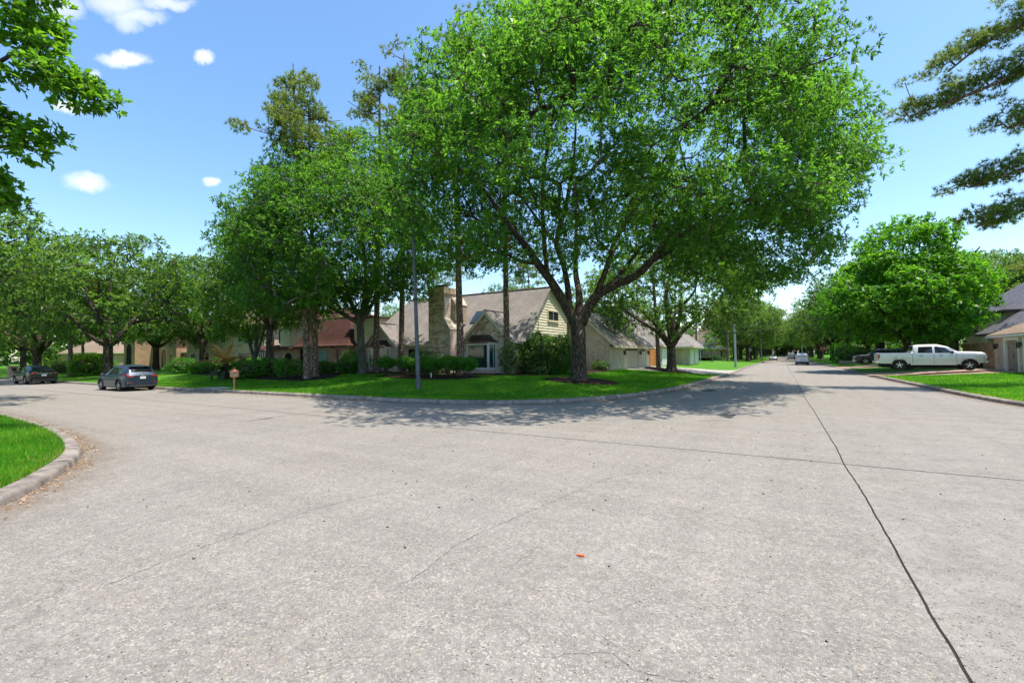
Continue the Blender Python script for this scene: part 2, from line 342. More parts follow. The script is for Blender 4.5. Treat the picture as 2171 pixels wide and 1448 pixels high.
M['brick3'] = brick('pale_pink_brick', (.70, .53, .46), (.62, .45, .38), (.66, .58, .53))
M['brick4'] = brick('orange_brick', (.50, .29, .165), (.42, .225, .125), (.5, .42, .34))
M['brick5'] = brick('buff_brick', (.52, .43, .33), (.44, .35, .26), (.52, .47, .4))
M['stone'] = plain('ledge_stone', (.56, .43, .29), .9, .15, var=.4, vs=2.2, bump=.6, bs=26)
M['stone2'] = plain('ledge_stone_pale', (.58, .49, .38), .9, .15, var=.35, vs=2.2, bump=.6, bs=26)
M['stone3'] = plain('ledge_stone_dark', (.36, .26, .18), .9, .15, var=.4, vs=2.2, bump=.6, bs=26)
M['mortar'] = plain('stone_mortar', (.42, .34, .26), .95, .1, var=.3)
M['roof1'] = shingle('roof_shingle_taupe', (.36, .325, .295), (.30, .27, .245), (.14, .12, .11))
M['roof2'] = shingle('roof_shingle_red', (.13, .062, .05), (.095, .046, .038), (.045, .022, .02))
M['roof3'] = shingle('roof_shingle_brown', (.36, .27, .19), (.28, .205, .15), (.12, .09, .065))
M['roof4'] = shingle('roof_shingle_slate', (.16, .16, .19), (.12, .12, .15), (.06, .06, .075))
M['ridge'] = plain('roof_ridge_cap', (.12, .09, .085), .9, .2)
M['copper'] = plain('aged_copper', (.115, .075, .075), .45, .5, .55, var=.3, vs=4)
M['glass'] = glassy('window_glass', (.02, .045, .04))
M['glassblue'] = glassy('window_glass_blue', (.03, .04, .05))
M['curtain'] = plain('window_curtain', (.23, .42, .39), .8, .2, var=.15)
M['greydoor'] = plain('taupe_door_paint', (.30, .25, .21), .6, .3)
M['wood'] = plain('fence_wood', (.27, .20, .125), .88, .15, var=.4, vs=2.5, bump=.4)
M['orangewood'] = plain('orange_wood', (.50, .20, .06), .7, .25, var=.3)
M['steel'] = plain('galvanised_steel', (.42, .44, .46), .5, .5, .5, var=.15)
M['poleg'] = plain('weathered_grey_pole', (.13, .14, .16), .65, .35, .3, var=.25, vs=2.)
M['red'] = plain('sign_red', (.75, .03, .06), .4, .4, var=.05)
M['signgreen'] = plain('sign_green', (.03, .22, .16), .5, .4)
M['signgrey'] = plain('sign_back_aluminium', (.55, .57, .6), .5, .5, .4)
M['mailbox'] = plain('mailbox_salmon_paint', (.62, .24, .13), .6, .35, var=.2, vs=5)
M['rubber'] = plain('tyre_rubber', (.022, .022, .023), .85, .25)
M['alloy'] = plain('alloy_rim', (.52, .52, .53), .3, .5, .8, var=.08)
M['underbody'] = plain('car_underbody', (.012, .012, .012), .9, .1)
M['carglass'] = glassy('car_glass', (.014, .017, .02), .04)
M['taillight'] = plain('tail_light_red', (.45, .02, .025), .2, .6, var=.1)
M['lamp'] = plain('headlamp_lens', (.62, .62, .6), .12, .6, var=.05)
M['chrome'] = plain('chrome_trim', (.65, .65, .66), .15, .6, .9, var=.05)
M['plasticgrey'] = plain('grey_plastic', (.06, .062, .066), .6, .3)
M['plate'] = plain('number_plate_white', (.72, .73, .74), .45, .4, var=.08)
M['bluep'] = plain('blue_kerb_paint', (.03, .07, .2), .6, .3)
M['scrap'] = plain('orange_scrap_plastic', (.7, .12, .02), .5, .4)
M['wire'] = plain('cable_black', (.05, .05, .055), .6, .3)
M['nissan'] = paint('slate_blue_paint', (.04, .058, .088)); M['blackpaint'] = paint('black_paint', (.006, .007, .011), .1, .25)
M['silver'] = paint('silver_paint', (.60, .58, .55), .45, .4); M['darkpaint'] = paint('charcoal_paint', (.03, .036, .045), .3)
M['whitepaint'] = paint('van_white_paint', (.66, .70, .76), .05, .4); M['silver2'] = paint('pale_silver_paint', (.42, .44, .47), .5)
# ------------------------------------------------------------------ terrain
def catmull(P, step):
    P = [np.array(p, float) for p in P]; out = []
    for i in range(len(P) - 1):
        p0 = P[max(i - 1, 0)]; p1 = P[i]; p2 = P[i + 1]; p3 = P[min(i + 2, len(P) - 1)]
        L = np.linalg.norm(p2 - p1)
        if L > 25: n = max(1, int(L / 4)); f = [(p1 + (p2 - p1) * k / n) for k in range(n)]; out += f; continue
        n = max(1, int(L / step))
        d0 = min(np.linalg.norm(p1 - p0), L * 1.5) or 1; d3 = min(np.linalg.norm(p3 - p2), L * 1.5) or 1
        m1 = (p2 - p0); m1 = m1 / (np.linalg.norm(m1) or 1) * L; m2 = (p3 - p1); m2 = m2 / (np.linalg.norm(m2) or 1) * L
        for k in range(n):
            t = k / n; h1 = 2 * t**3 - 3 * t**2 + 1; h2 = t**3 - 2 * t**2 + t; h3 = -2 * t**3 + 3 * t**2; h4 = t**3 - t**2
            out.append(p1 * h1 + m1 * h2 + p2 * h3 + m2 * h4)
    out.append(P[-1]); return np.array(out)
K_NW = catmull([(-240, 15.1), (-120, 14.9), (-60, 14.5), (-45, 14.35), (-35, 14.4), (-27, 14.75), (-20, 14.95), (-16, 15.0), (-13.6, 15.25), (-11.4, 15.75), (-9.84, 16.5), (-8.1, 18.1), (-6.75, 20.4), (-5.6, 24.6), (-4.95, 31), (-4.64, 45), (-4.5, 62), (-4.0, 86), (-3.6, 111), (-3.5, 270)], .6)
K_NE = catmull([(4.9, 270), (4.9, 110), (5.2, 92), (5.9, 70), (6.05, 61), (6.2, 47), (6.6, 36), (6.85, 29), (7.4, 23.7), (9, 19.2), (12.5, 16.2), (18, 15.2), (80, 15)], .6)
K_SW = catmull([(-5.6, -60), (-5.8, -30), (-6.0, -6), (-6.8, -2.2), (-8, .2), (-9.5, 1.85), (-11, 2.82), (-13, 3.7), (-16, 4.3), (-18.6, 4.55), (-25, 4.85), (-60, 5), (-240, 5)], .35)
DRIVES_NW = (45.2, 60.5); DRIVES_NE = ((46.2, 57.0), (66.0, 77.0))
def kd(x, y, K):
    "distance to a kerb polyline"
    x = np.atleast_1d(np.asarray(x, float)); y = np.atleast_1d(np.asarray(y, float)); P = np.stack([x, y], 1); best = np.full(len(x), 1e9)
    A = K[:-1]; D = K[1:] - A; L2 = (D**2).sum(1)
    for i in range(0, len(P), 20000):
        p = P[i:i + 20000, None, :] - A[None]; t = np.clip((p * D[None]).sum(2) / L2[None], 0, 1)
        best[i:i + 20000] = np.sqrt(((p - D[None] * t[..., None])**2).sum(2).min(1))
    return best
def dipw(y, a, b): return smooth((y - a + 1.0) / 1.6) * smooth((b + 1.0 - y) / 1.6)
def lot_of(x, y): return np.where(y < 10, 2, np.where(x < .8, 0, 1))
def terr(x, y):
    x = np.atleast_1d(np.asarray(x, float)); y = np.atleast_1d(np.asarray(y, float)); z = np.zeros(len(x)); lot = lot_of(x, y)
    for k, K in ((0, K_NW), (1, K_NE), (2, K_SW)):
        s = lot == k
        if not s.any(): continue
        d = kd(x[s], y[s], K)
        if k == 2: z[s] = .15 + .18 * smooth(d / 7); continue
        zz = .15 + .47 * smooth(d / 10.5)
        ys = y[s]; xs = x[s]
        w = dipw(ys, *DRIVES_NW) * (xs > -16) if k == 0 else np.maximum(dipw(ys, *DRIVES_NE[0]), dipw(ys, *DRIVES_NE[1]))
        low = .025 + (zz - .025) * smooth(d / 4.5)
        z[s] = zz * (1 - w) + low * w
    return z
def tz(x, y): return float(terr([x], [y])[0])

# base ground to the horizon
ob('ground', B().add([(-1500, -1500, -.06), (1500, -1500, -.06), (1500, 1500, -.06), (-1500, 1500, -.06)], [(0, 1, 2, 3)]), M['far_ground'], kind='structure', label='flat ground reaching to the horizon')

# road: four cast slabs with open joints between them
road = empty('road', kind='structure', label='pale exposed aggregate concrete road')
def jline(p, q, seed, amp=.004):
    r = np.random.default_rng(seed); p = np.array(p, float); q = np.array(q, float); L = np.linalg.norm(q - p); n = int(min(L, 40) / .12); d = (q - p) / L; nn = np.array([-d[1], d[0]])
    w = 0.; out = []
    for i in range(n + 1):
        t = L * (i / n) ** 1.0; w = w * .85 + r.normal(0, amp)
        if r.random() < .02: w += r.normal(0, .012)
        slow = .025 * math.sin(t * .23 + seed) * min(1, min(t, L - t) / 1.5)
        out.append(tuple(p + d * t + nn * (w + slow)))
    return out
def slab(poly, mat):
    bm = bmesh.new(); vs = [bm.verts.new((x, y, 0)) for x, y in poly]; f = bm.faces.new(vs)
    if f.normal.z < 0: f.normal_flip()
    e = bmesh.ops.extrude_face_region(bm, geom=[f]); bmesh.ops.translate(bm, verts=[g for g in e['geom'] if isinstance(g, bmesh.types.BMVert)], vec=(0, 0, -.035))
    bm.normal_update(); bmesh.ops.recalc_face_normals(bm, faces=bm.faces[:]); bmesh.ops.triangulate(bm, faces=[q for q in bm.faces if len(q.verts) > 4])
    me = bpy.data.meshes.new('road_slab'); bm.to_mesh(me); bm.free(); me.materials.append(mat); link('road_slab', me, road)
JX, JY, g = .90, 10.31, .011
cS = (JX + .1, -25); cC = (JX, JY)
j1 = jline((1.12, -25), (JX, JY), 3); j1n = jline((JX, JY), (.5, 75), 4, .003); j2 = jline((-60, 10.3), (JX, JY), 5); j2e = jline((JX, JY), (40, 9.9), 6)
def sh(l, dx, dy): return [(x + dx, y + dy) for x, y in l]
far = [(.3, 270)]
slab(sh(j2, 0, g * 1.9)[:-1] + [(JX - g, JY + g * 1.9)] + sh(j1n, -g, 0)[1:] + far + [(-5.2, 270), (-5.4, 60), (-6.5, 40), (-14, 40), (-14, 17), (-30, 16.5), (-230, 16.5), (-230, 10.4)], M['road_w'])
slab([(JX + g, JY + g * 1.9)] + sh(j2e, 0, g * 1.9)[1:] + [(80, 9.9), (80, 17), (20, 17), (12, 26), (8.2, 45), (7, 80), (6.2, 270)] + [(.33, 270)] + sh(j1n, g, 0)[:0:-1], M['road_e'])
slab(sh(j2, 0, -g * 1.9)[:-1] + [(JX - g, JY - g * 1.9)] + sh(j1, -g, 0)[-2::-1] + [(-7.5, -25), (-7.5, -6), (-12.5, 1.4), (-17, 3.0), (-230, 3.6), (-230, 10.2)], M['road_w'])
slab(sh(j1, g, 0)[:-1] + [(JX + g, JY - g * 1.9)] + sh(j2e, 0, -g * 1.9)[1:] + [(40, -25)], M['road_e'])
ob('joint_filler', B().add([(-230, -25, -.006), (80, -25, -.006), (80, 270, -.006), (-230, 270, -.006)], [(0, 1, 2, 3)]), M['joint'], road)
def ribbon(pts, w, seed, z=.004, sub=.05):
    r = np.random.default_rng(seed); P = catmull(pts, .3); b = B(); L = []; R = []
    Q = [P[0]]
    for a, c in zip(P[:-1], P[1:]):
        n = max(1, int(np.linalg.norm(c - a) / sub)); d = (c - a) / (np.linalg.norm(c - a) or 1); nn = np.array([-d[1], d[0]])
        for i in range(1, n + 1): Q.append(a + (c - a) * i / n + nn * r.normal(0, .012))
    for i, q in enumerate(Q):
        d = Q[min(i + 1, len(Q) - 1)] - Q[max(i - 1, 0)]; d /= (np.linalg.norm(d) or 1); nn = np.array([-d[1], d[0]])
        ww = w * (.25 + .9 * r.random()) * min(1, (min(i, len(Q) - 1 - i) + .3) / 6)
        L.append((*(q + nn * ww), z)); R.append((*(q - nn * ww), z))
    return b.grid([R, L])
for i, (pts, w) in enumerate([
    ([(-5.3, 1.55), (-5.42, 2.1), (-5.5, 3.0), (-5.45, 4.2), (-5.1, 5.2)], .0035), ([(-14.86, 8.2), (-15.06, 8.69), (-15.15, 9.15), (-15.18, 9.68), (-14.8, 10.2)], .02),
    ([(-3.0, 2.9), (-3.0, 3.4), (-3.1, 3.95), (-2.95, 5.05), (-2.5, 7.4), (-2.1, 8.05), (-1.9, 8.6), (-1.6, 10.2)], .0028), ([(-1.6, 2.7), (-1.25, 2.97), (-1.05, 3.08), (-.88, 2.99), (-.58, 3.03), (-.1, 3.1)], .0022),
    ([(-15.1, 10.3), (-14.5, 11.6), (-13.9, 12.6), (-13.4, 14.9)], .012), ([(1.0, 21.5), (3.2, 21.2), (5, 21.4), (7.6, 21.0)], .006), ([(-.3, 10.3), (.3, 10.31), (.6, 10.31)], .02),
    ([(-2.4, 14.7), (-1.6, 15.2), (-1.3, 15.0)], .02), ([(.8, 33), (-1.8, 33.3), (-4.9, 33.1)], .008), ([(.8, 52), (3, 52.2), (6.1, 52)], .01), ([(-20.5, 7), (-18.3, 8.3), (-16.4, 9.2)], .01)]):
    ob('crack', ribbon(pts, w, 40 + i), M['joint'], road, kind='stuff')

def blotch(cx_, cy_, rx, ry, seed, mat, label):
    r = np.random.default_rng(seed); b = B(); n = 26; a = np.linspace(0, 2 * np.pi, n, endpoint=False); q = 1 + .22 * np.sin(a * 3 + seed) + r.normal(0, .12, n)
    b.add([(cx_ + rx * k * math.cos(t), cy_ + ry * k * math.sin(t), .0035) for t, k in zip(a, q)], [tuple(range(n))]); ob('tar_patch', b, M[mat], road, label=label)
blotch(-3.55, 27.2, .38, .75, 2, 'tar', 'dark worn patch in the concrete near the corner kerb'); blotch(-1.6, 16.4, .22, .5, 5, 'tar', 'dark smear in the concrete under the oak'); blotch(-15.05, 8.9, .07, .35, 7, 'tar', 'rusty patched piece of joint')
# kerbs in cast sections
def kerb(name, K, lot, label, lo, hi):
    root = empty(name, kind='structure', label=label)
    T = np.gradient(K, axis=0); T /= np.linalg.norm(T, axis=1)[:, None]; nn = np.stack([-T[:, 1], T[:, 0]], 1)   # left of travel
    if lot == 1: pass
    sgn = 1
    s = np.concatenate([[0], np.cumsum(np.linalg.norm(np.diff(K, axis=0), axis=1))])
    prof = [(-.012, -.02), (0.0, .085), (.012, .115), (.04, .142), (.08, .152), (.25, .156), (.262, .10)]
    i = 0; n = len(K); r = np.random.default_rng(lot + 5)
    while i < n - 1:
        near = abs(K[i][0]) < 60 and K[i][1] < 90
        L = 3.05 if near else 12.; j = i + 1
        while j < n - 1 and s[j] - s[i] < L: j += 1
        b = B(); rows = []; jit = r.normal(0, .004, 2)
        for k in range(i, j + 1):
            p = K[k].copy(); hgt = 1.
            y = p[1]
            if lot == 0 and p[0] > -16: w = float(dipw(np.array([y]), *DRIVES_NW)[0])
            elif lot == 1: w = float(max(dipw(np.array([y]), *DRIVES_NE[0])[0], dipw(np.array([y]), *DRIVES_NE[1])[0]))
            else: w = 0.
            hgt = 1 - .82 * w
            if k == j: p = p - T[k] * .012
            if k == i: p = p + T[k] * .006
            rows.append([(p[0] + nn[k][0] * (u + jit[0]), p[1] + nn[k][1] * (u + jit[0]), (h * hgt if h > 0 else h) + jit[1] * .6) for u, h in prof])
        b.grid(rows); m = len(prof); b.f.append(tuple(range(m))); b.f.append(tuple((len(rows) - 1) * m + q for q in range(m - 1, -1, -1)))
        ob('kerb_section', b, M['kerb'], root, smoothed=40); i = j
    return root
kerb('kerb', K_NW, 0, 'pinkish grey rolled kerb curving round the corner lawn', 0, 0)
kerb('kerb', K_NE, 1, 'grey kerb along the right lawn and brick driveway', 0, 0)
kerb('kerb', K_SW, 2, 'grey rounded kerb of the small lawn at lower left', 0, 0)

# lawns: triangulated sheets that follow the terrain, starting just behind the kerb
def inset(K, d):
    T = np.gradient(K, axis=0); T /= np.linalg.norm(T, axis=1)[:, None]; return K + np.stack([-T[:, 1], T[:, 0]], 1) * d
def poly_in(P, x, y):
    inside = np.zeros(len(x), bool); j = len(P) - 1
    for i in range(len(P)):
        xi, yi = P[i]; xj, yj = P[j]
        c = ((yi > y) != (yj > y)) & (x < (xj - xi) * (y - yi) / ((yj - yi) or 1e-9) + xi); inside ^= c; j = i
    return inside
def lawn(K, lot, tail, label, near):
    e = inset(K, .245); poly = [tuple(p) for p in e] + tail
    P = np.array(poly); x0, y0 = P.min(0); x1, y1 = P.max(0); pts = []
    for (a, b, c, d, st) in near:
        gx, gy = np.meshgrid(np.arange(a, b, st), np.arange(c, d, st)); pts.append(np.stack([gx.ravel() + RNG.uniform(-.2, .2, gx.size) * st, gy.ravel() + RNG.uniform(-.2, .2, gx.size) * st], 1))
    for d in (.6, 1.2, 2., 3., 4.2, 5.5, 7.): pts.append(inset(K, d)[::2])
    Q = np.concatenate(pts); Q = Q[poly_in(poly, Q[:, 0], Q[:, 1])]; Q = Q[kd(Q[:, 0], Q[:, 1], K) > .5]
    allv = [Vector(p) for p in poly] + [Vector(q) for q in Q]; n = len(poly)
    r = delaunay_2d_cdt(allv, [(i, (i + 1) % n) for i in range(n)], [], 1, 1e-4)
    V = np.array([(v.x, v.y) for v in r[0]]); z = terr(V[:, 0], V[:, 1])
    b = B(); b.v = [(x, y, h) for (x, y), h in zip(V, z)]; b.f = [tuple(f) for f in r[2]]
    return ob('lawn', b, M['lawn'], kind='structure', label=label, smoothed=True)
lawn(K_NW, 0, [(-80, 270), (-240, 270)], 'bright green corner lawn inside the curved kerb', [(-40, -4, 15, 42, 1.2), (-110, -4, 15, 70, 4.), (-230, -4, 15, 260, 12.), (-16, -4.5, 44, 62, .8)])
lawn(K_NE, 1, [(80, 270)], 'bright green lawn right of the road', [(6, 20, 15, 44, 1.2), (5, 40, 15, 90, 3.), (5, 78, 15, 260, 12.), (6, 12, 45, 58, .8), (6, 12, 65, 78, .8)])
lawn(K_SW, 2, [(-240, -60)], 'small bright green lawn at lower left', [(-30, -6, -12, 5, 1.), (-200, -6, -50, 5, 8.)])

# driveways
def drive(name, near, farl, mat, label, nu=24, nv=14, dz=.02):
    b = B(); a = catmull(near, .5); c = catmull(farl, .5)
    ia = np.linspace(0, len(a) - 1, nu); ic = np.linspace(0, len(c) - 1, nu)
    A = np.stack([np.interp(ia, range(len(a)), a[:, k]) for k in (0, 1)], 1); C_ = np.stack([np.interp(ic, range(len(c)), c[:, k]) for k in (0, 1)], 1)
    rows = []
    for v in range(nv + 1):
        q = A + (C_ - A) * v / nv; z = terr(q[:, 0], q[:, 1]) + dz; rows.append([(x, y, h) for (x, y), h in zip(q, z)])
    return ob(name, b.grid(rows), mat, kind='structure', label=label, smoothed=True)
drive('driveway', [(-4.75, 46.0), (-6.4, 45.0), (-9, 44.2), (-13.38, 43.6)], [(-4.5, 59.6), (-6.4, 57.2), (-9, 55.6), (-13.38, 54.8)], M['drive'], 'white concrete driveway in front of the cream garage doors')
drive('driveway', [(6.25, 46.4), (7.3, 45.5), (9.5, 44.9), (14.1, 44.2)], [(6.1, 56.8), (7.3, 54.3), (9.5, 53), (14.1, 52.5)], M['brickdrive'], 'reddish brick driveway under the silver pickup')
drive('driveway', [(6.0, 66.2), (8, 67), (15, 67)], [(5.75, 76.8), (8, 75), (15, 75)], M['brickdrive'], 'brick driveway under the charcoal truck')
drive('path', [(-29.7, 14.75), (-29.9, 15.9)], [(-32.6, 14.65), (-31.8, 15.9)], M['drive'], 'short pale concrete apron behind the kerb by the mailbox', 6, 6)

# planting beds
def bed(pts, label, mat='mulch', rise=.07, name='planting_bed', grow=None):
    P = catmull(pts + [pts[0]], .4)[:-1]; c = P.mean(0); rows = []
    for t, h in ((1., -.03), (.98, .03), (.9, rise), (.6, rise * 1.1), (.25, rise * 1.2)):
        q = c + (P - c) * t; z = terr(q[:, 0], q[:, 1]); jj = RNG.normal(0, .012, len(q)); rows.append([(x, y, zz + h + j) for (x, y), zz, j in zip(q, z, jj)])
    b = B(); rr = [r + [r[0]] for r in rows]; b.grid(rr); k = len(b.v); b.v.append((c[0], c[1], tz(*c) + rise * 1.2)); m = len(rr[0])
    b.f += [((len(rr) - 1) * m + i, (len(rr) - 1) * m + i + 1, k) for i in range(m - 1)]
    return ob(name, b, M[mat], kind='structure', label=label, smoothed=True)
BEDS = {'oak': [(-13.0, 25.3), (-11.8, 24.6), (-10.4, 24.5), (-8.9, 25.3), (-8.4, 26.6), (-9.4, 27.8), (-11.5, 27.9), (-12.9, 26.8)],
        'hedge': [(-26.2, 23.6), (-23, 22.8), (-19.5, 22.4), (-17.6, 23.0), (-16.8, 24.4), (-18, 25.6), (-22, 26.2), (-26, 25.8)],
        'house': [(-36, 27.2), (-31, 25.6), (-27.5, 27.2), (-22.5, 27.6), (-19.5, 26.4), (-16.2, 27.4), (-14.2, 29), (-13.2, 32), (-13.0, 39.5), (-17, 39.5), (-17, 30), (-36, 30)],
        'left': [(-56, 25), (-50, 22.4), (-42, 21.2), (-35, 20.0), (-29, 19.9), (-28.4, 22), (-31, 25), (-36, 28), (-36, 30.5), (-56, 30.5)],
        'oak2': [(-10.6, 44.6), (-9, 43.9), (-7.4, 44.5), (-7.4, 46), (-9.5, 47.2), (-12.4, 50.8), (-12.8, 49.0)]}
bed(BEDS['oak'], 'dark mulch ring round the foot of the big oak', rise=.12)
bed(BEDS['hedge'], 'dark mulch bed under the row of clipped topiary shrubs')
bed(BEDS['house'], 'dark mulch bed along the corner house')
bed(BEDS['left'], 'dark mulch bed under the pair of reddish pines')
bed(BEDS['oak2'], 'dark mulch ring under the oak beside the white driveway', rise=.1)

# grass blades on the lawns one can see close up
def blades(name, xr, yr, dens, hgt, wid, label, lim=None, K=None, edge=.22):
    area = (xr[1] - xr[0]) * (yr[1] - yr[0]); n = int(area * dens); x = RNG.uniform(*xr, n); y = RNG.uniform(*yr, n)
    ratio = x / np.maximum(y, .01)
    keep = np.ones(n, bool)
    d = kd(x, y, K); lot = {id(K_NW): 0, id(K_NE): 1, id(K_SW): 2}[id(K)]
    T = np.gradient(K, axis=0)
    Pl = [tuple(p) for p in K] + {0: [(-80, 270), (-240, 270)], 1: [(80, 270)], 2: [(-240, -60)]}[lot]
    keep &= poly_in(Pl, x, y) & (d > edge)
    dist = np.sqrt(x**2 + y**2)
    if lim: keep &= RNG.random(n) < np.clip((lim / dist)**1.5, 0, 1)
    if lot == 0:
        for q in BEDS.values(): keep &= ~poly_in(q, x, y)
        keep &= ~((x > -14) & (y > 44 + (-4.7 - x) * -.15) & (y < 60)) & (y < 46 + 0 * x) & ~((x < -29.7) & (x > -32.3) & (y < 15.9))
    if lot == 1: keep &= ~((y > 44.2 + (14 - x) * .16) & (y < 57))
    x, y, dist = x[keep], y[keep], dist[keep]; n = len(x); z = terr(x, y) - .005
    patch = .5 + .5 * np.sin(x * 1.9 + np.sin(y * 1.3) * 1.5) * np.sin(y * 1.6 + np.sin(x * .9) * 2)
    h = hgt * RNG.uniform(.6, 1.35, n) * (.8 + .35 * patch); w = wid * RNG.uniform(.7, 1.3, n); a = RNG.uniform(0, 2 * np.pi, n); le = RNG.uniform(.1, .9, n) * h; la = RNG.uniform(0, 2 * np.pi, n)
    dx, dy = np.cos(a) * w / 2, np.sin(a) * w / 2
    V = np.empty((n, 3, 3)); V[:, 0] = np.stack([x - dx, y - dy, z], 1); V[:, 1] = np.stack([x + dx, y + dy, z], 1); V[:, 2] = np.stack([x + np.cos(la) * le, y + np.sin(la) * le, z + h], 1)
    wear = np.sin(x * .8 + 2 * np.sin(y * .6)) * np.sin(y * .9 + 1.5 * np.sin(x * .5 + 1)); shd = np.clip(RNG.normal(.42, .2, n) + .45 * (patch - .5) + .15 * wear, 0, .9); shd[RNG.random(n) < .02 + .16 * np.clip(wear - .55, 0, 1) + .25 * np.exp(-(d[keep] - edge) * 5)] = 1
    return np_mesh(name, V.reshape(-1, 3), np.arange(3 * n).reshape(n, 3), M['grass'], shade=shd, kind='stuff', label=label)
blades('grass', (-34, -9.2), (-2, 4.7), 1700, .10, .021, 'mown grass blades on the lawn at lower left', 12, K_SW, .26)
blades('grass', (-45, -4.5), (14.4, 32), 330, .075, .032, 'mown grass blades on the corner lawn', 26, K_NW, .2)
blades('grass', (-13.4, -4.5), (32, 46), 150, .08, .045, 'mown grass blades on the corner lawn beside the garage', 60, K_NW, .2)
blades('grass', (6.4, 17), (15, 47), 330, .075, .032, 'mown grass blades on the lawn right of the road', 26, K_NE, .2)

# leaf litter and stains along the kerbs
def litter(K, s0, s1, n, spread, label, size=(.03, .09), side=-1, clump=3.):
    s = np.concatenate([[0], np.cumsum(np.linalg.norm(np.diff(K, axis=0), axis=1))]); t = RNG.uniform(s0, s1, n)
    t = t[RNG.random(n) < (.25 + .75 * (np.sin(t * clump) * .5 + .5))]; n = len(t)
    x = np.interp(t, s, K[:, 0]); y = np.interp(t, s, K[:, 1]); T = np.gradient(K, axis=0); T /= np.linalg.norm(T, axis=1)[:, None]
    tx = np.interp(t, s, T[:, 0]); ty = np.interp(t, s, T[:, 1]); o = np.abs(RNG.normal(0, spread, n)) + .015
    x = x + ty * o; y = y - tx * o
    a = RNG.uniform(0, 2 * np.pi, n); L = RNG.uniform(*size, n); w = L * RNG.uniform(.2, .4, n); z = RNG.uniform(.003, .03, n) * np.exp(-o * 3)+.004
    ux, uy = np.cos(a) * L / 2, np.sin(a) * L / 2; vx, vy = -np.sin(a) * w / 2, np.cos(a) * w / 2; tl = RNG.uniform(0, .02, (4, n))
    V = np.stack([np.stack([x - ux, y - uy, z + tl[0]], 1), np.stack([x + vx, y + vy, z + tl[1]], 1), np.stack([x + ux, y + uy, z + tl[2]], 1), np.stack([x - vx, y - vy, z + tl[3]], 1)], 1)
    return np_mesh('leaf_litter', V.reshape(-1, 3), np.arange(4 * n).reshape(n, 4), M['litter'], shade=RNG.random(n), kind='stuff', label=label)
ssw = np.concatenate([[0], np.cumsum(np.linalg.norm(np.diff(K_SW, axis=0), axis=1))]); i0 = np.argmin(np.abs(K_SW - np.array((-8, .2))).sum(1)); i1 = np.argmin(np.abs(K_SW - np.array((-24, 4.8))).sum(1))
litter(K_SW, ssw[i0], ssw[i1], 1900, .18, 'dry brown leaves gathered against the lower left kerb', (.025, .08))
snw = np.concatenate([[0], np.cumsum(np.linalg.norm(np.diff(K_NW, axis=0), axis=1))]); i0 = np.argmin(np.abs(K_NW - np.array((-22, 14.9))).sum(1)); i1 = np.argmin(np.abs(K_NW - np.array((-4.7, 42))).sum(1))
litter(K_NW, snw[i0], snw[i1], 2600, .12, 'brown leaf crumbs along the corner kerb', (.02, .07))
n = 120; b = B()
for i in range(n):
    x = random.uniform(-9, 6); y = random.uniform(2.2, 14); s = random.uniform(.004, .011); a = random.uniform(0, 6.28)
    b.obox((x, y, .006), (math.cos(a) * s * 1.6, math.sin(a) * s * 1.6, 0), (-math.sin(a) * s * .6, math.cos(a) * s * .6, 0), (0, 0, .006))
ob('debris', b, M['dirt'], kind='stuff', label='tiny dark twigs and crumbs scattered on the road')
m_ = 900; lx = RNG.uniform(-40, -5, m_); ly = RNG.uniform(15.2, 30, m_); ok_ = (kd(lx, ly, K_NW) > .4) & poly_in([tuple(p) for p in K_NW] + [(-80, 270), (-240, 270)], lx, ly); lx, ly = lx[ok_], ly[ok_]; lz = terr(lx, ly) + .06; m_ = len(lx)
la_ = RNG.uniform(0, 6.28, m_); ll_ = RNG.uniform(.04, .11, m_); ux, uy = np.cos(la_) * ll_ / 2, np.sin(la_) * ll_ / 2
V = np.stack([np.stack([lx - ux, ly - uy, lz], 1), np.stack([lx + uy * .5, ly - ux * .5, lz + .015], 1), np.stack([lx + ux, ly + uy, lz + .01], 1), np.stack([lx - uy * .5, ly + ux * .5, lz + .02], 1)], 1)
np_mesh('leaf_litter', V.reshape(-1, 3), np.arange(4 * m_).reshape(m_, 4), M['litter'], shade=RNG.random(m_), kind='stuff', label='few fallen tan leaves lying on the corner lawn')
# gutter stain: a thin dusty film on the concrete beside each kerb
def film(K, a, c, wmax, label):
    m = M.get('film')
    if not m:
        m, nt, p, o = nodes('gutter_dust'); q = N(nt); M['film'] = m
        at = q.n('ShaderNodeAttribute', attribute_name='shade').outputs['Fac']; v = q.pos()
        f = q.math('MULTIPLY', q.rng(q.noise(v, 2.2, 6, .65), .32, .68), at); f = q.math('MULTIPLY', f, .85)
        q.set(p.inputs['Base Color'], q.ramp(q.noise(v, 14, 4), [(.3, (.20, .13, .085)), (.7, (.34, .25, .18))])); p.inputs['Roughness'].default_value = .95; p.inputs['Specular IOR Level'].default_value = .1
        q.set(p.inputs['Alpha'], f)
    i0 = np.argmin(np.abs(K - np.array(a)).sum(1)); i1 = np.argmin(np.abs(K - np.array(c)).sum(1)); i0, i1 = min(i0, i1), max(i0, i1)
    T = np.gradient(K, axis=0); T /= np.linalg.norm(T, axis=1)[:, None]; b = B(); rows = []
    for u in (-.0, .12, .3, .55, 1.): rows.append([(K[i][0] + T[i][1] * (u * wmax + .005), K[i][1] - T[i][0] * (u * wmax + .005), .003) for i in range(i0, i1 + 1)])
    b.grid(rows); me = bpy.data.meshes.new('gutter_dust'); me.from_pydata(b.v, [], b.f); at = me.attributes.new('shade', 'FLOAT', 'POINT'); k = i1 - i0 + 1
    at.data.foreach_set('value', np.repeat(np.array([1., .9, .55, .22, 0.], np.float32), k)); me.materials.append(m); link('gutter_dust', me, kind='stuff', label=label)
film(K_SW, (-6.8, -2.2), (-40, 5), 1.1, 'brown dust on the road beside the lower left kerb')
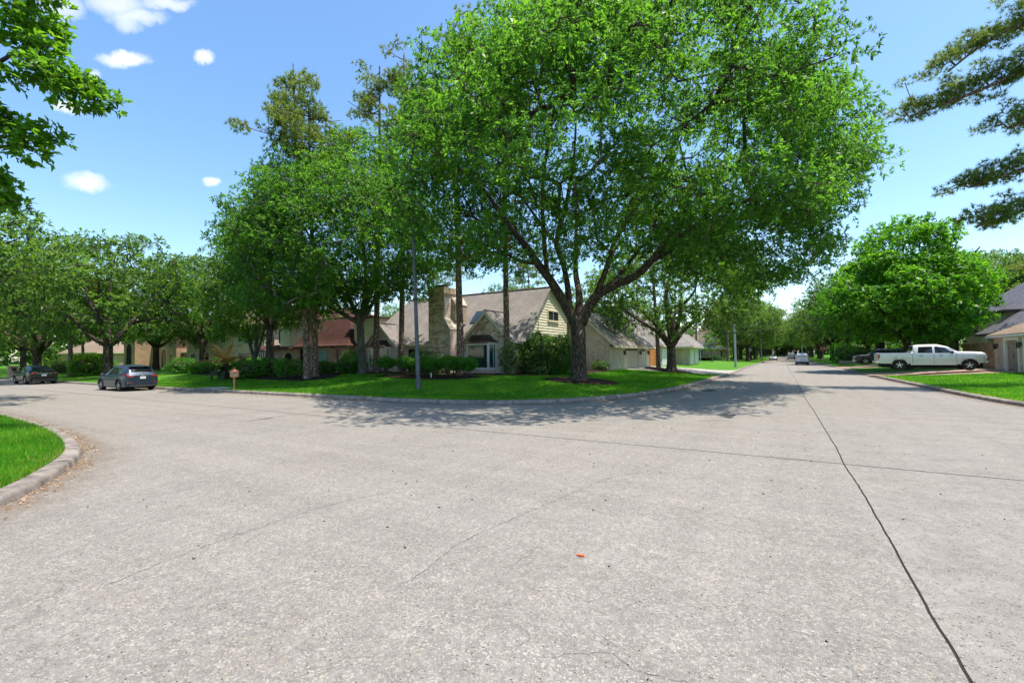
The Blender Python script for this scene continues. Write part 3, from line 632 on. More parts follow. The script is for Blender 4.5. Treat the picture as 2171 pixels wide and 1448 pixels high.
film(K_NW, (-45, 14.35), (-4.5, 62), .9, 'pinkish dust on the road beside the corner kerb')
film(K_NE, (6.1, 61), (18, 15.2), .7, 'faint dust on the road beside the right kerb')
scr = ob('plastic_scrap', B().obox((0, 0, .012), (.045, .006, 0), (-.003, .014, 0), (0, 0, .01)).obox((-.045, .004, .008), (.02, .004, .002), (-.002, .008, 0), (0, 0, .006)), M['scrap'], bevel=.003, label='small orange plastic scrap lying alone on the grey concrete road', cat='litter'); scr.location = (-1.82, 4.38, 0); scr.scale = (.8, .8, .8)
bk = ob('kerb_paint', B().obox((-31.8, 14.63, .16), (.5, .02, 0), (.002, .06, 0), (0, 0, .004)), M['bluep'], kind='structure', label='blue address paint patch on the kerb top')
# ------------------------------------------------------------------ houses
def part(name, b, mat, parent, **k): return ob(name, b, M[mat] if isinstance(mat, str) else mat, parent, world=True, **k)
def wallbox(parent, x0, x1, y0, y1, z0, z1, mat, name='wall', **k): return part(name, B().box(x0, x1, y0, y1, z0, z1), mat, parent, **k)
def axis_box(b, face, pos, a0, a1, z0, z1, d0, d1):
    "box on a wall: face 'S' (wall looking to -Y at y=pos), 'E' (+X at x=pos), 'W' (-X); d = distance outwards"
    if face == 'S': return b.box(a0, a1, pos - d1, pos - d0, z0, z1)
    if face == 'E': return b.box(pos + d0, pos + d1, a0, a1, z0, z1)
    if face == 'W': return b.box(pos - d1, pos - d0, a0, a1, z0, z1)
def window(parent, face, pos, a0, a1, z0, z1, cols=1, rows=1, frame='white', glass='glass', fw=.06, sill=True, name='window'):
    b = B(); axis_box(b, face, pos, a0 - fw, a0, z0 - fw, z1 + fw, .0, .07); axis_box(b, face, pos, a1, a1 + fw, z0 - fw, z1 + fw, 0, .07)
    axis_box(b, face, pos, a0, a1, z1, z1 + fw, 0, .07); axis_box(b, face, pos, a0, a1, z0 - fw, z0, 0, .07)
    for i in range(1, cols): c = a0 + (a1 - a0) * i / cols; axis_box(b, face, pos, c - .022, c + .022, z0, z1, .0, .055)
    for j in range(1, rows): c = z0 + (z1 - z0) * j / rows; axis_box(b, face, pos, a0, a1, c - .018, c + .018, .003, .05)
    w = part(name, b, frame, parent)
    for i in range(cols):
        c0 = a0 + (a1 - a0) * i / cols; c1 = a0 + (a1 - a0) * (i + 1) / cols
        part('pane', axis_box(B(), face, pos, c0, c1, z0, z1, .004, .022), glass, w)
    if sill: part('sill', axis_box(B(), face, pos, a0 - .12, a1 + .12, z0 - fw - .09, z0 - fw - .002, .0, .11), frame, w)
    return w
def arch_panel(face, pos, a0, a1, z0, z1, d0, d1, n=10):
    c = (a0 + a1) / 2; r = (a1 - a0) / 2; pr = [(a0, z0), (a1, z0)] + [(c + r * math.cos(t * math.pi / n), z1 - r + r * math.sin(t * math.pi / n)) for t in range(n + 1)]
    b = B(); k = len(pr)
    def P(a, z, d): return (a, pos - d, z) if face == 'S' else (pos + d, a, z) if face == 'E' else (pos - d, a, z)
    vs = [P(a, z, d1) for a, z in pr] + [P(a, z, d0) for a, z in pr]
    return b.add(vs, [tuple(range(k)), tuple(range(2 * k - 1, k - 1, -1))] + [(i, i + k, (i + 1) % k + k, (i + 1) % k) for i in range(k)])
def hip_roof(parent, x0, x1, y0, y1, z0, z1, mat, oh=.45, along='x', inset=None, fascia='cream', ridgecap=True):
    X0, X1, Y0, Y1 = x0 - oh, x1 + oh, y0 - oh, y1 + oh
    if along == 'x':
        i = (Y1 - Y0) / 2 if inset is None else inset; r0 = (X0 + i, (Y0 + Y1) / 2, z1); r1 = (X1 - i, (Y0 + Y1) / 2, z1)
        fs = [[(X0, Y0, z0), (X1, Y0, z0), r1, r0], [(X1, Y1, z0), (X0, Y1, z0), r0, r1], [(X1, Y0, z0), (X1, Y1, z0), r1], [(X0, Y1, z0), (X0, Y0, z0), r0]]
    else:
        i = (X1 - X0) / 2 if inset is None else inset; r0 = ((X0 + X1) / 2, Y0 + i, z1); r1 = ((X0 + X1) / 2, Y1 - i, z1)
        fs = [[(X1, Y0, z0), (X1, Y1, z0), r1, r0], [(X0, Y1, z0), (X0, Y0, z0), r0, r1], [(X0, Y0, z0), (X1, Y0, z0), r0], [(X1, Y1, z0), (X0, Y1, z0), r1]]
    b = B()
    for f in fs: b.slab(f, .1)
    r = part('roof', b, mat, parent)
    if ridgecap: part('ridge_cap', B().tube([Vector(r0) + Vector((0, 0, .02)), Vector(r1) + Vector((0, 0, .02))], .07, 6), 'ridge', r)
    fb = B(); t = .16
    fb.box(X0, X1, Y0 - .02, Y0 + .03, z0 - t - .03, z0 - .045); fb.box(X0, X1, Y1 - .03, Y1 + .02, z0 - t - .03, z0 - .045)
    fb.box(X0 - .02, X0 + .03, Y0 + .031, Y1 - .031, z0 - t - .03, z0 - .045); fb.box(X1 - .03, X1 + .02, Y0 + .031, Y1 - .031, z0 - t - .03, z0 - .045)
    fb.box(X0 + .032, X1 - .032, Y0 + .032, Y1 - .032, z0 - t - .05, z0 - t - .032)
    part('fascia', fb, fascia, r); return r
def lantern(parent, x, y, z, face='E'):
    d = Vector((1, 0, 0)) if face == 'E' else Vector((-1, 0, 0)); c = Vector((x, y, z)) + d * .16; b = B()
    b.obox(Vector((x, y, z + .1)) + d * .02, d * .015, (0, .05, 0), (0, 0, .12)); b.tube([Vector((x, y, z + .16)) + d * .02, Vector((x, y, z + .3)) + d * .1, c + Vector((0, 0, .22))], .012, 5)
    for s in (-1, 1):
        for t in (-1, 1): b.obox(c + Vector((s * .07, t * .07, 0)), (.008, 0, 0), (0, .008, 0), (0, 0, .16))
    b.lathe([(.13, .16), (.06, .24), (.015, .27)], 6, c); b.lathe([(.12, -.17), (.12, -.15)], 6, c)
    l = part('lantern', b, 'blackm', parent); part('lantern_glass', B().obox(c, (.06, 0, 0), (0, .06, 0), (0, 0, .14)), 'glassblue', l); return l

# ---- the corner house -------------------------------------------------
Z0 = .5
H = empty('corner_house', (-22, 34, .6), label='brick corner house with tall stone chimney and steep taupe shingle roof', cat='house')
wallbox(H, -34.4, -17.12, 30.72, 38.0, Z0, 3.0, 'brick1')
# main roof: steep front slope, shallower back slope, hip at the left end
RZ, RY, EY = 7.72, 34.45, 29.95
mr = B()
mr.slab([(-34.9, EY, 3.1), (-16.68, EY, 3.1), (-16.68, RY, RZ), (-32.6, RY, RZ)], .12)
mr.slab([(-16.68, 38.45, 5.62), (-34.9, 38.45, 5.62), (-32.6, RY, RZ), (-16.68, RY, RZ)], .12)
mr.slab([(-34.9, 38.45, 3.1), (-34.9, EY, 3.1), (-32.6, RY, RZ)], .12)
roof = part('roof', mr, 'roof1', H)
part('ridge_cap', B().tube([(-32.6, RY, RZ + .02), (-16.66, RY, RZ + .02)], .075, 6), 'ridge', roof)
part('gutter', B().box(-29.85, -25.45, EY - .1, EY + .02, 2.93, 3.06), 'cream', roof); part('gutter', B().box(-17.35, -16.7, EY - .1, EY + .02, 2.93, 3.06), 'cream', roof)
part('soffit', B().box(-34.4, -17.2, EY + .03, 30.7, 2.9, 2.93), 'cream', roof)
# gable end with lap siding boards
XG = -16.95
def gz(y): return 3.1 + (y - EY) * (RZ - 3.1) / (RY - EY) - .14 if y < RY else RZ - (y - RY) * (RZ - 5.62) / (38.45 - RY) - .14
gb = B(); poly = [(30.1, 2.95), (38.05, 2.95), (38.05, gz(38.05) - .03), (RY, gz(RY) - .05), (30.1, gz(30.1) + .02)]
gb.slab([(XG - .02, y, z) for y, z in poly], .14); gwall = part('gable_wall', gb, 'siding', H)
z = 2.93; step = .225
while z < 7.3:
    zt = min(z + step + .03, 7.4)
    ya = max(30.12, EY + (zt + .14 - 3.1) * (RY - EY) / (RZ - 3.1)); yb = 38.02 if zt < gz(38.02) else RY + (RZ - .14 - zt) * (38.45 - RY) / (RZ - 5.62)
    if yb - ya < .2: break
    # lapped: bottom edge stands proud
    part('siding_board', B().add([(XG + .055, ya - .1, z), (XG + .055, yb, z), (XG + .008, yb, zt), (XG + .008, ya, zt), (XG - .015, ya - .1, z), (XG - .015, yb, z), (XG - .015, yb, zt), (XG - .015, ya, zt)],
         [(0, 1, 2, 3), (5, 4, 7, 6), (4, 5, 1, 0), (1, 5, 6, 2), (3, 2, 6, 7), (4, 0, 3, 7)]), 'siding', gwall)
    z += step
part('corner_board', B().box(XG - .1, XG + .05, 38.03, 38.16, 2.9, gz(38.1)), 'cream', H)
part('rake_board', B().slab([(XG + .06, EY + .05, 3.12 - .1), (XG + .06, EY + .05, 3.12 - .28), (XG + .06, RY, RZ - .30), (XG + .06, RY, RZ - .125)][::-1], .05)
     .slab([(XG + .06, RY + .002, RZ - .125), (XG + .06, RY + .002, RZ - .30), (XG + .06, 38.4, 5.62 - .28), (XG + .06, 38.4, 5.62 - .125)][::-1], .05), 'cream', H)
part('siding_skirt', B().box(XG - .1, XG + .03, 30.1, 38.05, 2.82, 2.925), 'cream', H)
window(H, 'E', XG + .035, 34.35, 36.25, 5.0, 5.74, 2, 1, 'cream', 'glassblue', .08)
fl = part('floodlight', B().lathe([(.02, -.09), (.075, -.06), (.085, .05), (.05, .07)], 10, (XG + .12, 36.9, 3.02), 'X').obox((XG + .06, 36.9, 3.05), (.03, 0, 0), (0, .05, 0), (0, 0, .05)), 'white', H)

# stone veneer pieces shared between chimney and gable
STONES = 0
def stone_face(parent, x0, x1, z0, z1, y, rows_h, xlim=None, cover=1., lo=.28, hi=.62, smeshes={}):
    "irregular ledge stones on a wall looking to -Y"
    global STONES
    z = z0; row = 0
    while z < z1 - .05:
        h = rows_h * random.uniform(.8, 1.25); h = min(h, z1 - z); x = x0 - random.uniform(0, .15)
        while x < x1:
            w = random.uniform(lo, hi); a, c = max(x, x0), min(x + w, x1)
            if xlim: la, lb = xlim(z + h * .5); a, c = max(a, la), min(c, lb)
            if c - a > .09 and STONES < 296:
                j = [random.uniform(-.012, .012) for _ in range(8)]; d = random.uniform(.02, .06); e = .011
                b = B().add([(a + e, y, z + e), (c - e, y, z + e), (c - e, y, z + h - e), (a + e, y, z + h - e),
                             (a + e + .012 + j[0] * .5, y - d + j[1], z + e + .008), (c - e - .012 + j[2] * .5, y - d + j[3], z + e + .008 + j[4] * .6), (c - e - .012, y - d + j[5], z + h - e - .008 + j[6] * .6), (a + e + .012, y - d + j[7], z + h - e - .008)],
                            [(4, 5, 6, 7), (0, 1, 5, 4), (1, 2, 6, 5), (2, 3, 7, 6), (3, 0, 4, 7)])
                part('stone', b, random.choice(['stone', 'stone', 'stone2', 'stone2', 'stone3']), parent); STONES += 1
            x += w
        z += h; row += 1
# chimney
CX0, CX1, CX2 = -25.4, -23.72, -23.15
cb = B().box(CX0, CX1, 29.05, 30.5, Z0, 7.05)
cb.slab([(CX1, 29.06, Z0), (CX2, 29.06, Z0), (CX2, 29.06, 4.25), (CX1, 29.06, 5.15)], 1.5)          # lower shoulder
cb.slab([(CX1 + .01, 30.0, 5.0), (CX1 + .42, 30.0, 5.0), (CX1 + .42, 30.0, 6.35), (CX1 + .01, 30.0, 6.95)], 1.6)   # upper shoulder further back
ch = part('chimney', cb, 'mortar', H)
part('chimney_side', B().box(CX1, CX1 + .015, 29.08, 30.49, 5.2, 7.04).box(CX2, CX2 + .015, 29.08, 30.5, Z0, 4.2), 'brick1', ch)
part('shoulder_cap', B().slab([(CX2 + .05, 29.0, 4.22), (CX2 + .05, 30.6, 4.22), (CX1 - .02, 30.6, 5.24), (CX1 - .02, 29.0, 5.24)], .07), 'stone2', ch)
part('shoulder_cap', B().slab([(CX1 + .47, 29.95, 6.33), (CX1 + .47, 31.6, 6.33), (CX1, 31.6, 7.05), (CX1, 29.95, 7.05)], .07), 'stone2', ch)
part('chimney_cap', B().box(CX0 - .06, CX1 + .06, 28.95, 30.56, 7.05, 7.2).box(CX0 - .12, CX1 + .12, 28.9, 30.62, 7.2, 7.32).box(CX0 - .03, CX1 + .03, 29.0, 30.55, 7.32, 7.72), 'stone', ch)
part('flue_cap', B().box(CX0 + .45, CX1 - .35, 29.4, 30.1, 7.72, 7.86).box(CX0 + .35, CX1 - .25, 29.3, 30.2, 7.92, 7.96).box(CX0 + .5, CX0 + .55, 29.45, 29.5, 7.85, 7.93).box(CX1 - .45, CX1 - .4, 29.45, 29.5, 7.85, 7.93), 'plasticgrey', ch)
stone_face(ch, CX0, CX1, 1.35, 7.04, 29.05, .125, cover=.75, lo=.3, hi=.7)

# bay gables
def bay_gable(x0, x1, yf, eave, apex, back, wx0, wx1, wz0, wz1, stones):
    xc = (x0 + x1) / 2; b = B().slab([(x0, yf, Z0), (x1, yf, Z0), (x1, yf, eave), (xc, yf, apex - .1), (x0, yf, eave)], .2)
    b.box(x0, x0 + .18, yf + .2, back, Z0, eave).box(x1 - .18, x1, yf + .2, back, Z0, eave)
    w = part('gable_wall', b, 'brick1', H); o = .28
    sl = (apex - eave) / (xc - x0)
    r = part('gable_roof', B().slab([(x1 + o, yf - .35, eave - o * sl + .05), (x1 + o, back + .2, eave - o * sl + .05), (xc, back + 2.6, apex + .05), (xc, yf - .35, apex + .05)], .1)
         .slab([(x0 - o, back + .2, eave - o * sl + .05), (x0 - o, yf - .35, eave - o * sl + .05), (xc, yf - .35, apex + .05), (xc, back + 2.6, apex + .05)], .1), 'roof1', H)
    part('ridge_cap', B().tube([(xc, yf - .36, apex + .07), (xc, back + 1.8, apex + .07)], .06, 6), 'ridge', r)
    t = .2
    part('rake_board', B().slab([(x0 - o - .02, yf - .36, eave - o * sl + .0), (x0 - o - .02, yf - .36, eave - o * sl - t), (xc, yf - .36, apex - t - .06), (xc, yf - .36, apex + .0)], .05)
         .slab([(xc + .001, yf - .36, apex), (xc + .001, yf - .36, apex - t - .06), (x1 + o + .02, yf - .36, eave - o * sl - t), (x1 + o + .02, yf - .36, eave - o * sl)], .05)
         .slab([(x0 - o, yf - .3, eave - o * sl - .12), (x0 - o, yf - .01, eave - o * sl - .12), (xc, yf - .01, apex - .13), (xc, yf - .3, apex - .13)], .02)
         .slab([(xc, yf - .3, apex - .13), (xc, yf - .01, apex - .13), (x1 + o, yf - .01, eave - o * sl - .12), (x1 + o, yf - .3, eave - o * sl - .12)], .02), 'cream', r)
    # bay window: front and two splayed sides on a brick base, copper hood
    d = .5; yb = yf - d; s = .45
    P = [(wx0 - s, yf - .02), (wx0, yb), (wx1, yb), (wx1 + s, yf - .02)]
    bw = part('bay_window', B().prism(P, wz0 - .1, wz0 - .02).prism(P, wz1 + .02, wz1 + .12), 'white', H)
    part('bay_base', B().prism([(wx0 - s + .06, yf), (wx0 + .03, yb + .08), (wx1 - .03, yb + .08), (wx1 + s - .06, yf)], Z0, wz0 - .1), 'brick1', bw)
    for (p, q) in zip(P[:-1], P[1:]):
        p = Vector((*p, 0)); q = Vector((*q, 0)); u = (q - p).normalized(); n = Vector((u.y, -u.x, 0)); L = (q - p).length; zc = (wz0 + wz1) / 2; hz = (wz1 - wz0) / 2 + .02
        fb = B()
        for a in (.05, L - .05): fb.obox(p + u * a + Vector((0, 0, zc)) - n * .03, u * .05, n * .04, (0, 0, hz))
        fb.obox(p + u * L / 2 + Vector((0, 0, wz0 + .03)) - n * .03, u * (L / 2 - .1), n * .035, (0, 0, .05)); fb.obox(p + u * L / 2 + Vector((0, 0, wz1 - .03)) - n * .03, u * (L / 2 - .1), n * .035, (0, 0, .05))
        part('window_frame', fb, 'white', bw)
        part('pane', B().obox(p + u * L / 2 + Vector((0, 0, zc)) - n * .045, u * (L / 2 - .1), n * .008, (0, 0, hz - .08)), 'glass', bw)
    part('curtain', B().box(wx0 + .1, wx0 + .5, yb + .1, yb + .13, wz0 + .02, wz1 - .02).box(wx1 + .05, wx1 + .35, yf - .2, yf - .17, wz0 + .02, wz1 - .02), 'curtain', bw)
    rows = []; zt = wz1 + .72
    for t in np.linspace(0, 1, 7):
        k = t**1.7                     # concave flare towards the eave
        e = .22 * (1 - t) + -.28 * t; zz = wz1 + .12 + (zt - wz1 - .12) * (t * .45 + k * .55)
        kx = (1 - t)**1.5
        rows.append([(wx0 - s - .02 - .2 * kx + .55 * t, yf - .015, zz), (wx0 - .14 * kx + .2 * t - .02, yb - .16 * kx + (d - .1) * (1 - kx) * .98, zz), (wx1 + .14 * kx - .2 * t + .02, yb - .16 * kx + (d - .1) * (1 - kx) * .98, zz), (wx1 + s + .02 + .2 * kx - .55 * t, yf - .015, zz)])
    hood = part('copper_hood', B().grid(rows), 'copper', H)
    sb = B()
    for u in np.linspace(.14, .86, 6):
        sb.tube([Vector(rw[1]).lerp(Vector(rw[2]), float(u)) + Vector((0, -.012, .012)) for rw in rows], .014, 4)
    part('standing_seam', sb, 'copper', hood, kind='stuff')
    part('hood_edge', B().box(wx0 - .16, wx1 + .16, yb - .18, yb - .14, wz1 + .06, wz1 + .135), 'copper', hood)
    if stones:
        stone_face(w, x0, x1, eave - .1, apex, yf, .16, lambda z: (x0 + .02 + max(0, (z - eave) / sl) + .12, x1 - .02 - max(0, (z - eave) / sl) - .12), lo=.3, hi=.6)
        stone_face(w, x0, wx0 - s - .05, .75, eave - .1, yf, .17, lo=.3, hi=.6)
        part('floodlight', B().lathe([(.03, -.14), (.1, -.1), (.11, .02), (.05, .05)], 10, (xc - .05, yf - .1, apex - .72), 'Z').obox((xc - .05, yf - .06, apex - .62), (.05, 0, 0), (0, .04, 0), (0, 0, .05)), 'white', H)
    return w
bay_gable(-22.05, -17.5, 29.4, 3.2, 5.5, 30.7, -21.35, -19.35, 1.05, 2.95, True)
bay_gable(-34.0, -29.95, 30.0, 3.12, 5.05, 30.7, -33.1, -31.2, 1.0, 2.85, False)
# recessed entry
en = part('entry', B().box(-29.5, -29.2, 30.62, 30.71, Z0, 2.9).box(-27.5, -27.2, 30.62, 30.71, Z0, 2.9).box(-29.2, -27.5, 30.62, 30.71, 2.7, 2.9), 'cream', H)
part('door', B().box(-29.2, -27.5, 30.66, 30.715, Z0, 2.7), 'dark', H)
sl_ = (RZ - 3.1) / (RY - EY)
def on_roof(x, y, d=.0): return (x, y, 3.1 + (y - EY) * sl_ + d)
part('skylight', B().slab([on_roof(-23.0, 31.55, .12), on_roof(-22.2, 31.55, .12), on_roof(-22.2, 32.6, .12), on_roof(-23.0, 32.6, .12)], .1), 'glassblue', roof)

# garage wing
GX = -13.4
gp = [(-19.4, Z0), (GX, Z0), (GX, 3.0), (-16.4, 6.0), (-19.4, 3.0)]
gw = part('garage_gable', B().slab([(x, 39.7, z) for x, z in gp], .2), 'brick1', H)
gws = B().box(GX - .2, GX, 39.9, 44.0, Z0, 2.9).box(GX - .2, GX, 53.3, 53.7, Z0, 2.9).box(GX - .2, GX, 39.9, 53.7, 2.9, 3.0)
part('garage_wall', gws, 'brick1', H)
part('garage_post', B().box(GX - .2, GX - .004, 44.0, 44.18, Z0, 2.9).box(GX - .2, GX - .004, 48.85, 49.9, Z0, 2.9).box(GX - .2, GX - .004, 52.15, 53.3, Z0, 2.9).box(GX - .2, GX - .004, 44.18, 48.85, 2.72, 2.9).box(GX - .2, GX - .004, 49.9, 52.15, 2.66, 2.9), 'cream', H)
def garage_door(y0, y1, z0, z1, panes, face='E', pos=GX, parent=H, mat='door_cream'):
    p = pos - .12 if face == 'E' else pos + .12
    d = part('garage_door', axis_box(B(), face, p, y0, y1, z0, z1, 0, .04), mat, parent); ns = 4; hs = (z1 - z0 - (.38 if panes else 0)) / ns
    for k in range(ns):
        nn = max(2, int((y1 - y0) / 1.1))
        for q in range(nn):
            a = y0 + (y1 - y0) * q / nn; c = y0 + (y1 - y0) * (q + 1) / nn
            part('door_panel', axis_box(B(), face, p, a + .08, c - .08, z0 + k * hs + .07, z0 + (k + 1) * hs - .07, .04, .058), mat, d)
    for q in range(panes):
        a = y0 + (y1 - y0) * q / panes; c = y0 + (y1 - y0) * (q + 1) / panes
        part('pane', axis_box(B(), face, p, a + .07, c - .07, z1 - .33, z1 - .07, .041, .05), 'glass', d)
    return d
garage_door(44.18, 48.85, .55, 2.72, 8); garage_door(49.9, 52.15, .55, 2.66, 4)
for y in (43.7, 49.38, 52.7): lantern(H, GX, y, 2.15)
gr = part('garage_roof', B().slab([(-12.72, 39.3, 2.62 + .25), (-12.72, 54.0, 2.62 + .25), (-16.4, 54.0, 6.3), (-16.4, 39.3, 6.3)], .12)
     .slab([(-20.0, 54.0, 2.75), (-20.0, 39.3, 2.75), (-16.4, 39.3, 6.3), (-16.4, 54.0, 6.3)], .12), 'roof1', H)
part('ridge_cap', B().tube([(-16.4, 39.28, 6.32), (-16.4, 54.02, 6.32)], .075, 6), 'ridge', gr)
part('rake_board', B().slab([(-12.75, 39.28, 2.82), (-16.4, 39.28, 6.17), (-16.4, 39.28, 5.95), (-12.75, 39.28, 2.6)], .05).slab([(-16.401, 39.28, 6.17), (-19.95, 39.28, 2.68), (-19.95, 39.28, 2.46), (-16.401, 39.28, 5.95)], .05), 'cream', gr)
part('soffit', B().box(-13.38, -12.76, 39.33, 54.0, 2.66, 2.69).box(-12.76, -12.7, 39.33, 54.0, 2.62, 2.84), 'cream', gr)

# ---- gate and fence pieces between the two garages
gt = empty('wooden_gate', (GX, 55.3, .5), label='orange stained wooden gate between the two cream garages', cat='gate')
for i in range(16): part('plank', B().box(GX - .03, GX, 53.95 + i * .19, 54.12 + i * .19, .55, 2.55 + .02 * (i % 3)), 'orangewood', gt)
part('rail', B().box(GX - .08, GX - .032, 53.9, 57.0, .9, 1.0).box(GX - .08, GX - .032, 53.9, 57.0, 2.1, 2.2), 'orangewood', gt)

# ---- neighbour beyond the garage (right road)
H7 = empty('neighbour_house', (-18, 65, .6), label='house with white garage doors and taupe roof directly behind the corner house', cat='house')
wallbox(H7, -24, -13.0, 57.3, 74, Z0, 3.0, 'brick5'); hip_roof(H7, -24, -13.0, 57.3, 74, 3.1, 8.2, 'roof1', .5, 'y', 5.0)
hip_roof(H7, -13.6, -10.6, 64.2, 73.0, 3.0, 4.9, 'roof1', .4, 'y'); wallbox(H7, -13.2, -10.9, 64.6, 72.8, Z0, 2.9, 'brick5')
garage_door(58.0, 62.6, .55, 2.75, 0, 'E', -12.86, H7, 'white'); garage_door(65.2, 68.3, .55, 2.7, 0, 'E', -10.76, H7, 'white'); garage_door(69.0, 72.2, .55, 2.7, 0, 'E', -10.76, H7, 'white')

# ---- mansard house on the cross street
H2 = empty('mansard_house', (-44, 33, .6), label='brick house with flared red mansard roof and cream upper bay behind the two pines', cat='house')
wallbox(H2, -51.8, -37.6, 31.0, 37, Z0, 3.2, 'brick2'); wallbox(H2, -37.58, -34.7, 31.6, 37.5, Z0, 3.3, 'brick2', 'wing_wall'); wallbox(H2, -37.56, -34.72, 31.62, 37.4, 3.3, 5.9, 'siding', 'wing_upper_wall'); part('wing_eave', B().box(-37.9, -34.5, 31.3, 37.6, 5.9, 6.05), 'roof2', H2); part('wing_band', B().box(-37.57, -34.6, 31.53, 31.6, 3.2, 3.36), 'ridge', H2)
mb = B(); rows = []
for t, (o, z) in enumerate([(.75, 3.2), (.35, 3.42), (.05, 3.8), (-.35, 4.5), (-.9, 5.4), (-1.5, 6.35)]):
    rows.append([(-45.7 - o * 0, 31.0 - o, z), (-37.6 + o, 31.0 - o, z), (-37.6 + o, 37 + o * .2, z)])
mb.grid(rows); fb = B(); mrf = part('mansard_roof', mb, 'roof2', H2)
part('roof_top', B().slab([(-52, 32.4, 6.3), (-39.1, 32.4, 6.3), (-39.1, 36.6, 6.3), (-52, 36.6, 6.3)], .1), 'roof2', H2)
hip_roof(H2, -51.6, -39.2, 32.6, 36.6, 6.3, 7.6, 'roof2', .2, 'x', 2, 'ridge')
part('eave_gutter', B().box(-45.7, -36.85, 30.16, 30.27, 3.1, 3.22), 'ridge', H2)
part('upper_bay', B().prism([(-49.0, 31.6), (-48.4, 30.5), (-46.6, 30.5), (-45.9, 31.2), (-45.9, 34), (-49.0, 34)], 3.3, 5.75), 'siding', H2)
for k in range(5): part('quoin', B().box(-46.64, -46.05 + .1 * (k % 2), 30.44, 30.5 + .02 * k, 3.55 + k * .44, 3.82 + k * .44), 'cream', H2)
part('bay_roof', B().slab([(-49.6, 30.1, 5.75), (-45.4, 30.1, 5.75), (-46.4, 32.2, 7.3), (-48.4, 32.2, 7.3)], .1).slab([(-45.4, 30.1, 5.75), (-45.2, 34, 5.75), (-46.4, 32.2, 7.3)], .1), 'roof2', H2)
window(H2, 'S', 31.0, -49.3, -48.95, 3.7, 5.3, 1, 2, 'blackm', 'glassblue', .04, False)
part('porch_roof', B().slab([(-52.4, 29.9, 3.05), (-45.75, 29.9, 3.05), (-45.75, 31.0, 3.5), (-52.4, 31.0, 3.5)], .09), 'roof2', H2)
a = part('arched_window', arch_panel('S', 31.0, -42.3, -41.0, 1.15, 2.95, 0, .05), 'curtain', H2); part('window_frame', arch_panel('S', 31.0, -42.42, -40.88, 1.03, 3.07, 0, .03), 'brick4', a)
a = part('arched_door', arch_panel('S', 31.0, -48.35, -46.95, .6, 2.6, 0, .04), 'dark', H2); part('door_surround', arch_panel('S', 31.0, -48.6, -46.7, .55, 2.85, 0, .025), 'brick5', a)
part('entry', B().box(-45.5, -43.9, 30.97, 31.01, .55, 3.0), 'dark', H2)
part('downspout', B().tube([(-39.3, 30.2, 3.1), (-39.3, 30.9, 2.8), (-39.3, 30.93, .6)], .05, 6), 'ridge', H2)
bwn = part('bay_window', B().prism([(-52.6, 31), (-52.3, 30.3), (-50.6, 30.3), (-50.2, 31)], .6, 1.25).prism([(-52.6, 31), (-52.3, 30.3), (-50.6, 30.3), (-50.2, 31)], 2.75, 2.9), 'plasticgrey', H2)
for k in range(4): part('pane', B().box(-52.25 + k * .41, -51.9 + k * .41, 30.34, 30.38, 1.27, 2.73), 'glass', bwn)
part('mullion', B().box(-52.3, -52.25, 30.3, 30.38, 1.25, 2.75).box(-51.9, -51.84, 30.3, 30.38, 1.25, 2.75).box(-51.49, -51.43, 30.3, 30.38, 1.25, 2.75).box(-51.08, -51.02, 30.3, 30.38, 1.25, 2.75).box(-50.67, -50.6, 30.3, 30.38, 1.25, 2.75), 'white', bwn)

# ---- pale two storey house
H3 = empty('pale_house', (-62, 34, .6), label='two storey pale pinkish brick house half hidden by the light green tree', cat='house')
wallbox(H3, -73, -54.0, 32, 42, Z0, 6.2, 'brick3'); hip_roof(H3, -73, -54.0, 32, 42, 6.3, 10, 'roof3', .5)
part('string_course', B().box(-73.02, -53.98, 31.93, 32.0, 3.2, 3.38), 'cream', H3)
for x in (-71.2, -67.6, -63.2, -59.2, -56.2):
    window(H3, 'S', 32.0, x - .5, x + .5, 4.1, 5.5, 2, 3, 'white', 'glassblue')
    if x not in (-67.6,): window(H3, 'S', 32.0, x - .5, x + .5, 1.1, 2.7, 2, 3, 'white', 'glassblue')
part('door', B().box(-68.2, -67.0, 31.96, 32.0, .6, 2.8), 'dark', H3)
for x in (-69.6, -65.4, -61.2): part('downspout', B().tube([(x, 31.93, 6.1), (x, 31.93, .6)], .05, 6), 'white', H3)
part('balcony', B().box(-68.9, -66.3, 31.1, 31.93, 3.4, 3.5).box(-68.9, -66.3, 31.1, 31.15, 4.2, 4.26), 'blackm', H3)
for i in range(11): part('baluster', B().box(-68.88 + i * .255, -68.85 + i * .255, 31.11, 31.14, 3.5, 4.2), 'blackm', H3)
# ---- orange brick house with the arched tower
H4 = empty('tower_house', (-84, 34, .6), label='orange brick house with arched entry tower behind the broad left oak', cat='house')
wallbox(H4, -97, -78.5, 33, 44, Z0, 5.6, 'brick4'); hip_roof(H4, -97, -78.5, 33, 44, 5.7, 9.2, 'roof3', .5)
part('tower', B().box(-89.0, -85.0, 30.2, 33, Z0, 6.0), 'brick4', H4); part('tower_cornice', B().box(-89.2, -84.8, 30.0, 33, 6.0, 6.2), 'cream', H4)
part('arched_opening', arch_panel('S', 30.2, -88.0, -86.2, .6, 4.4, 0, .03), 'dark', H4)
a = part('arched_window', arch_panel('S', 33.0, -83.3, -81.7, .8, 3.6, 0, .04), 'glassblue', H4); part('window_frame', arch_panel('S', 33.0, -83.5, -81.5, .7, 3.8, 0, .02), 'cream', a)
window(H4, 'S', 33.0, -80.6, -79.4, 1.0, 2.8, 2, 3, 'white', 'glassblue'); window(H4, 'S', 33.0, -92.5, -90.8, 1.0, 2.8, 2, 3, 'white', 'glassblue'); window(H4, 'S', 33.0, -92.3, -91, 3.9, 5.2, 2, 2, 'white', 'glassblue')
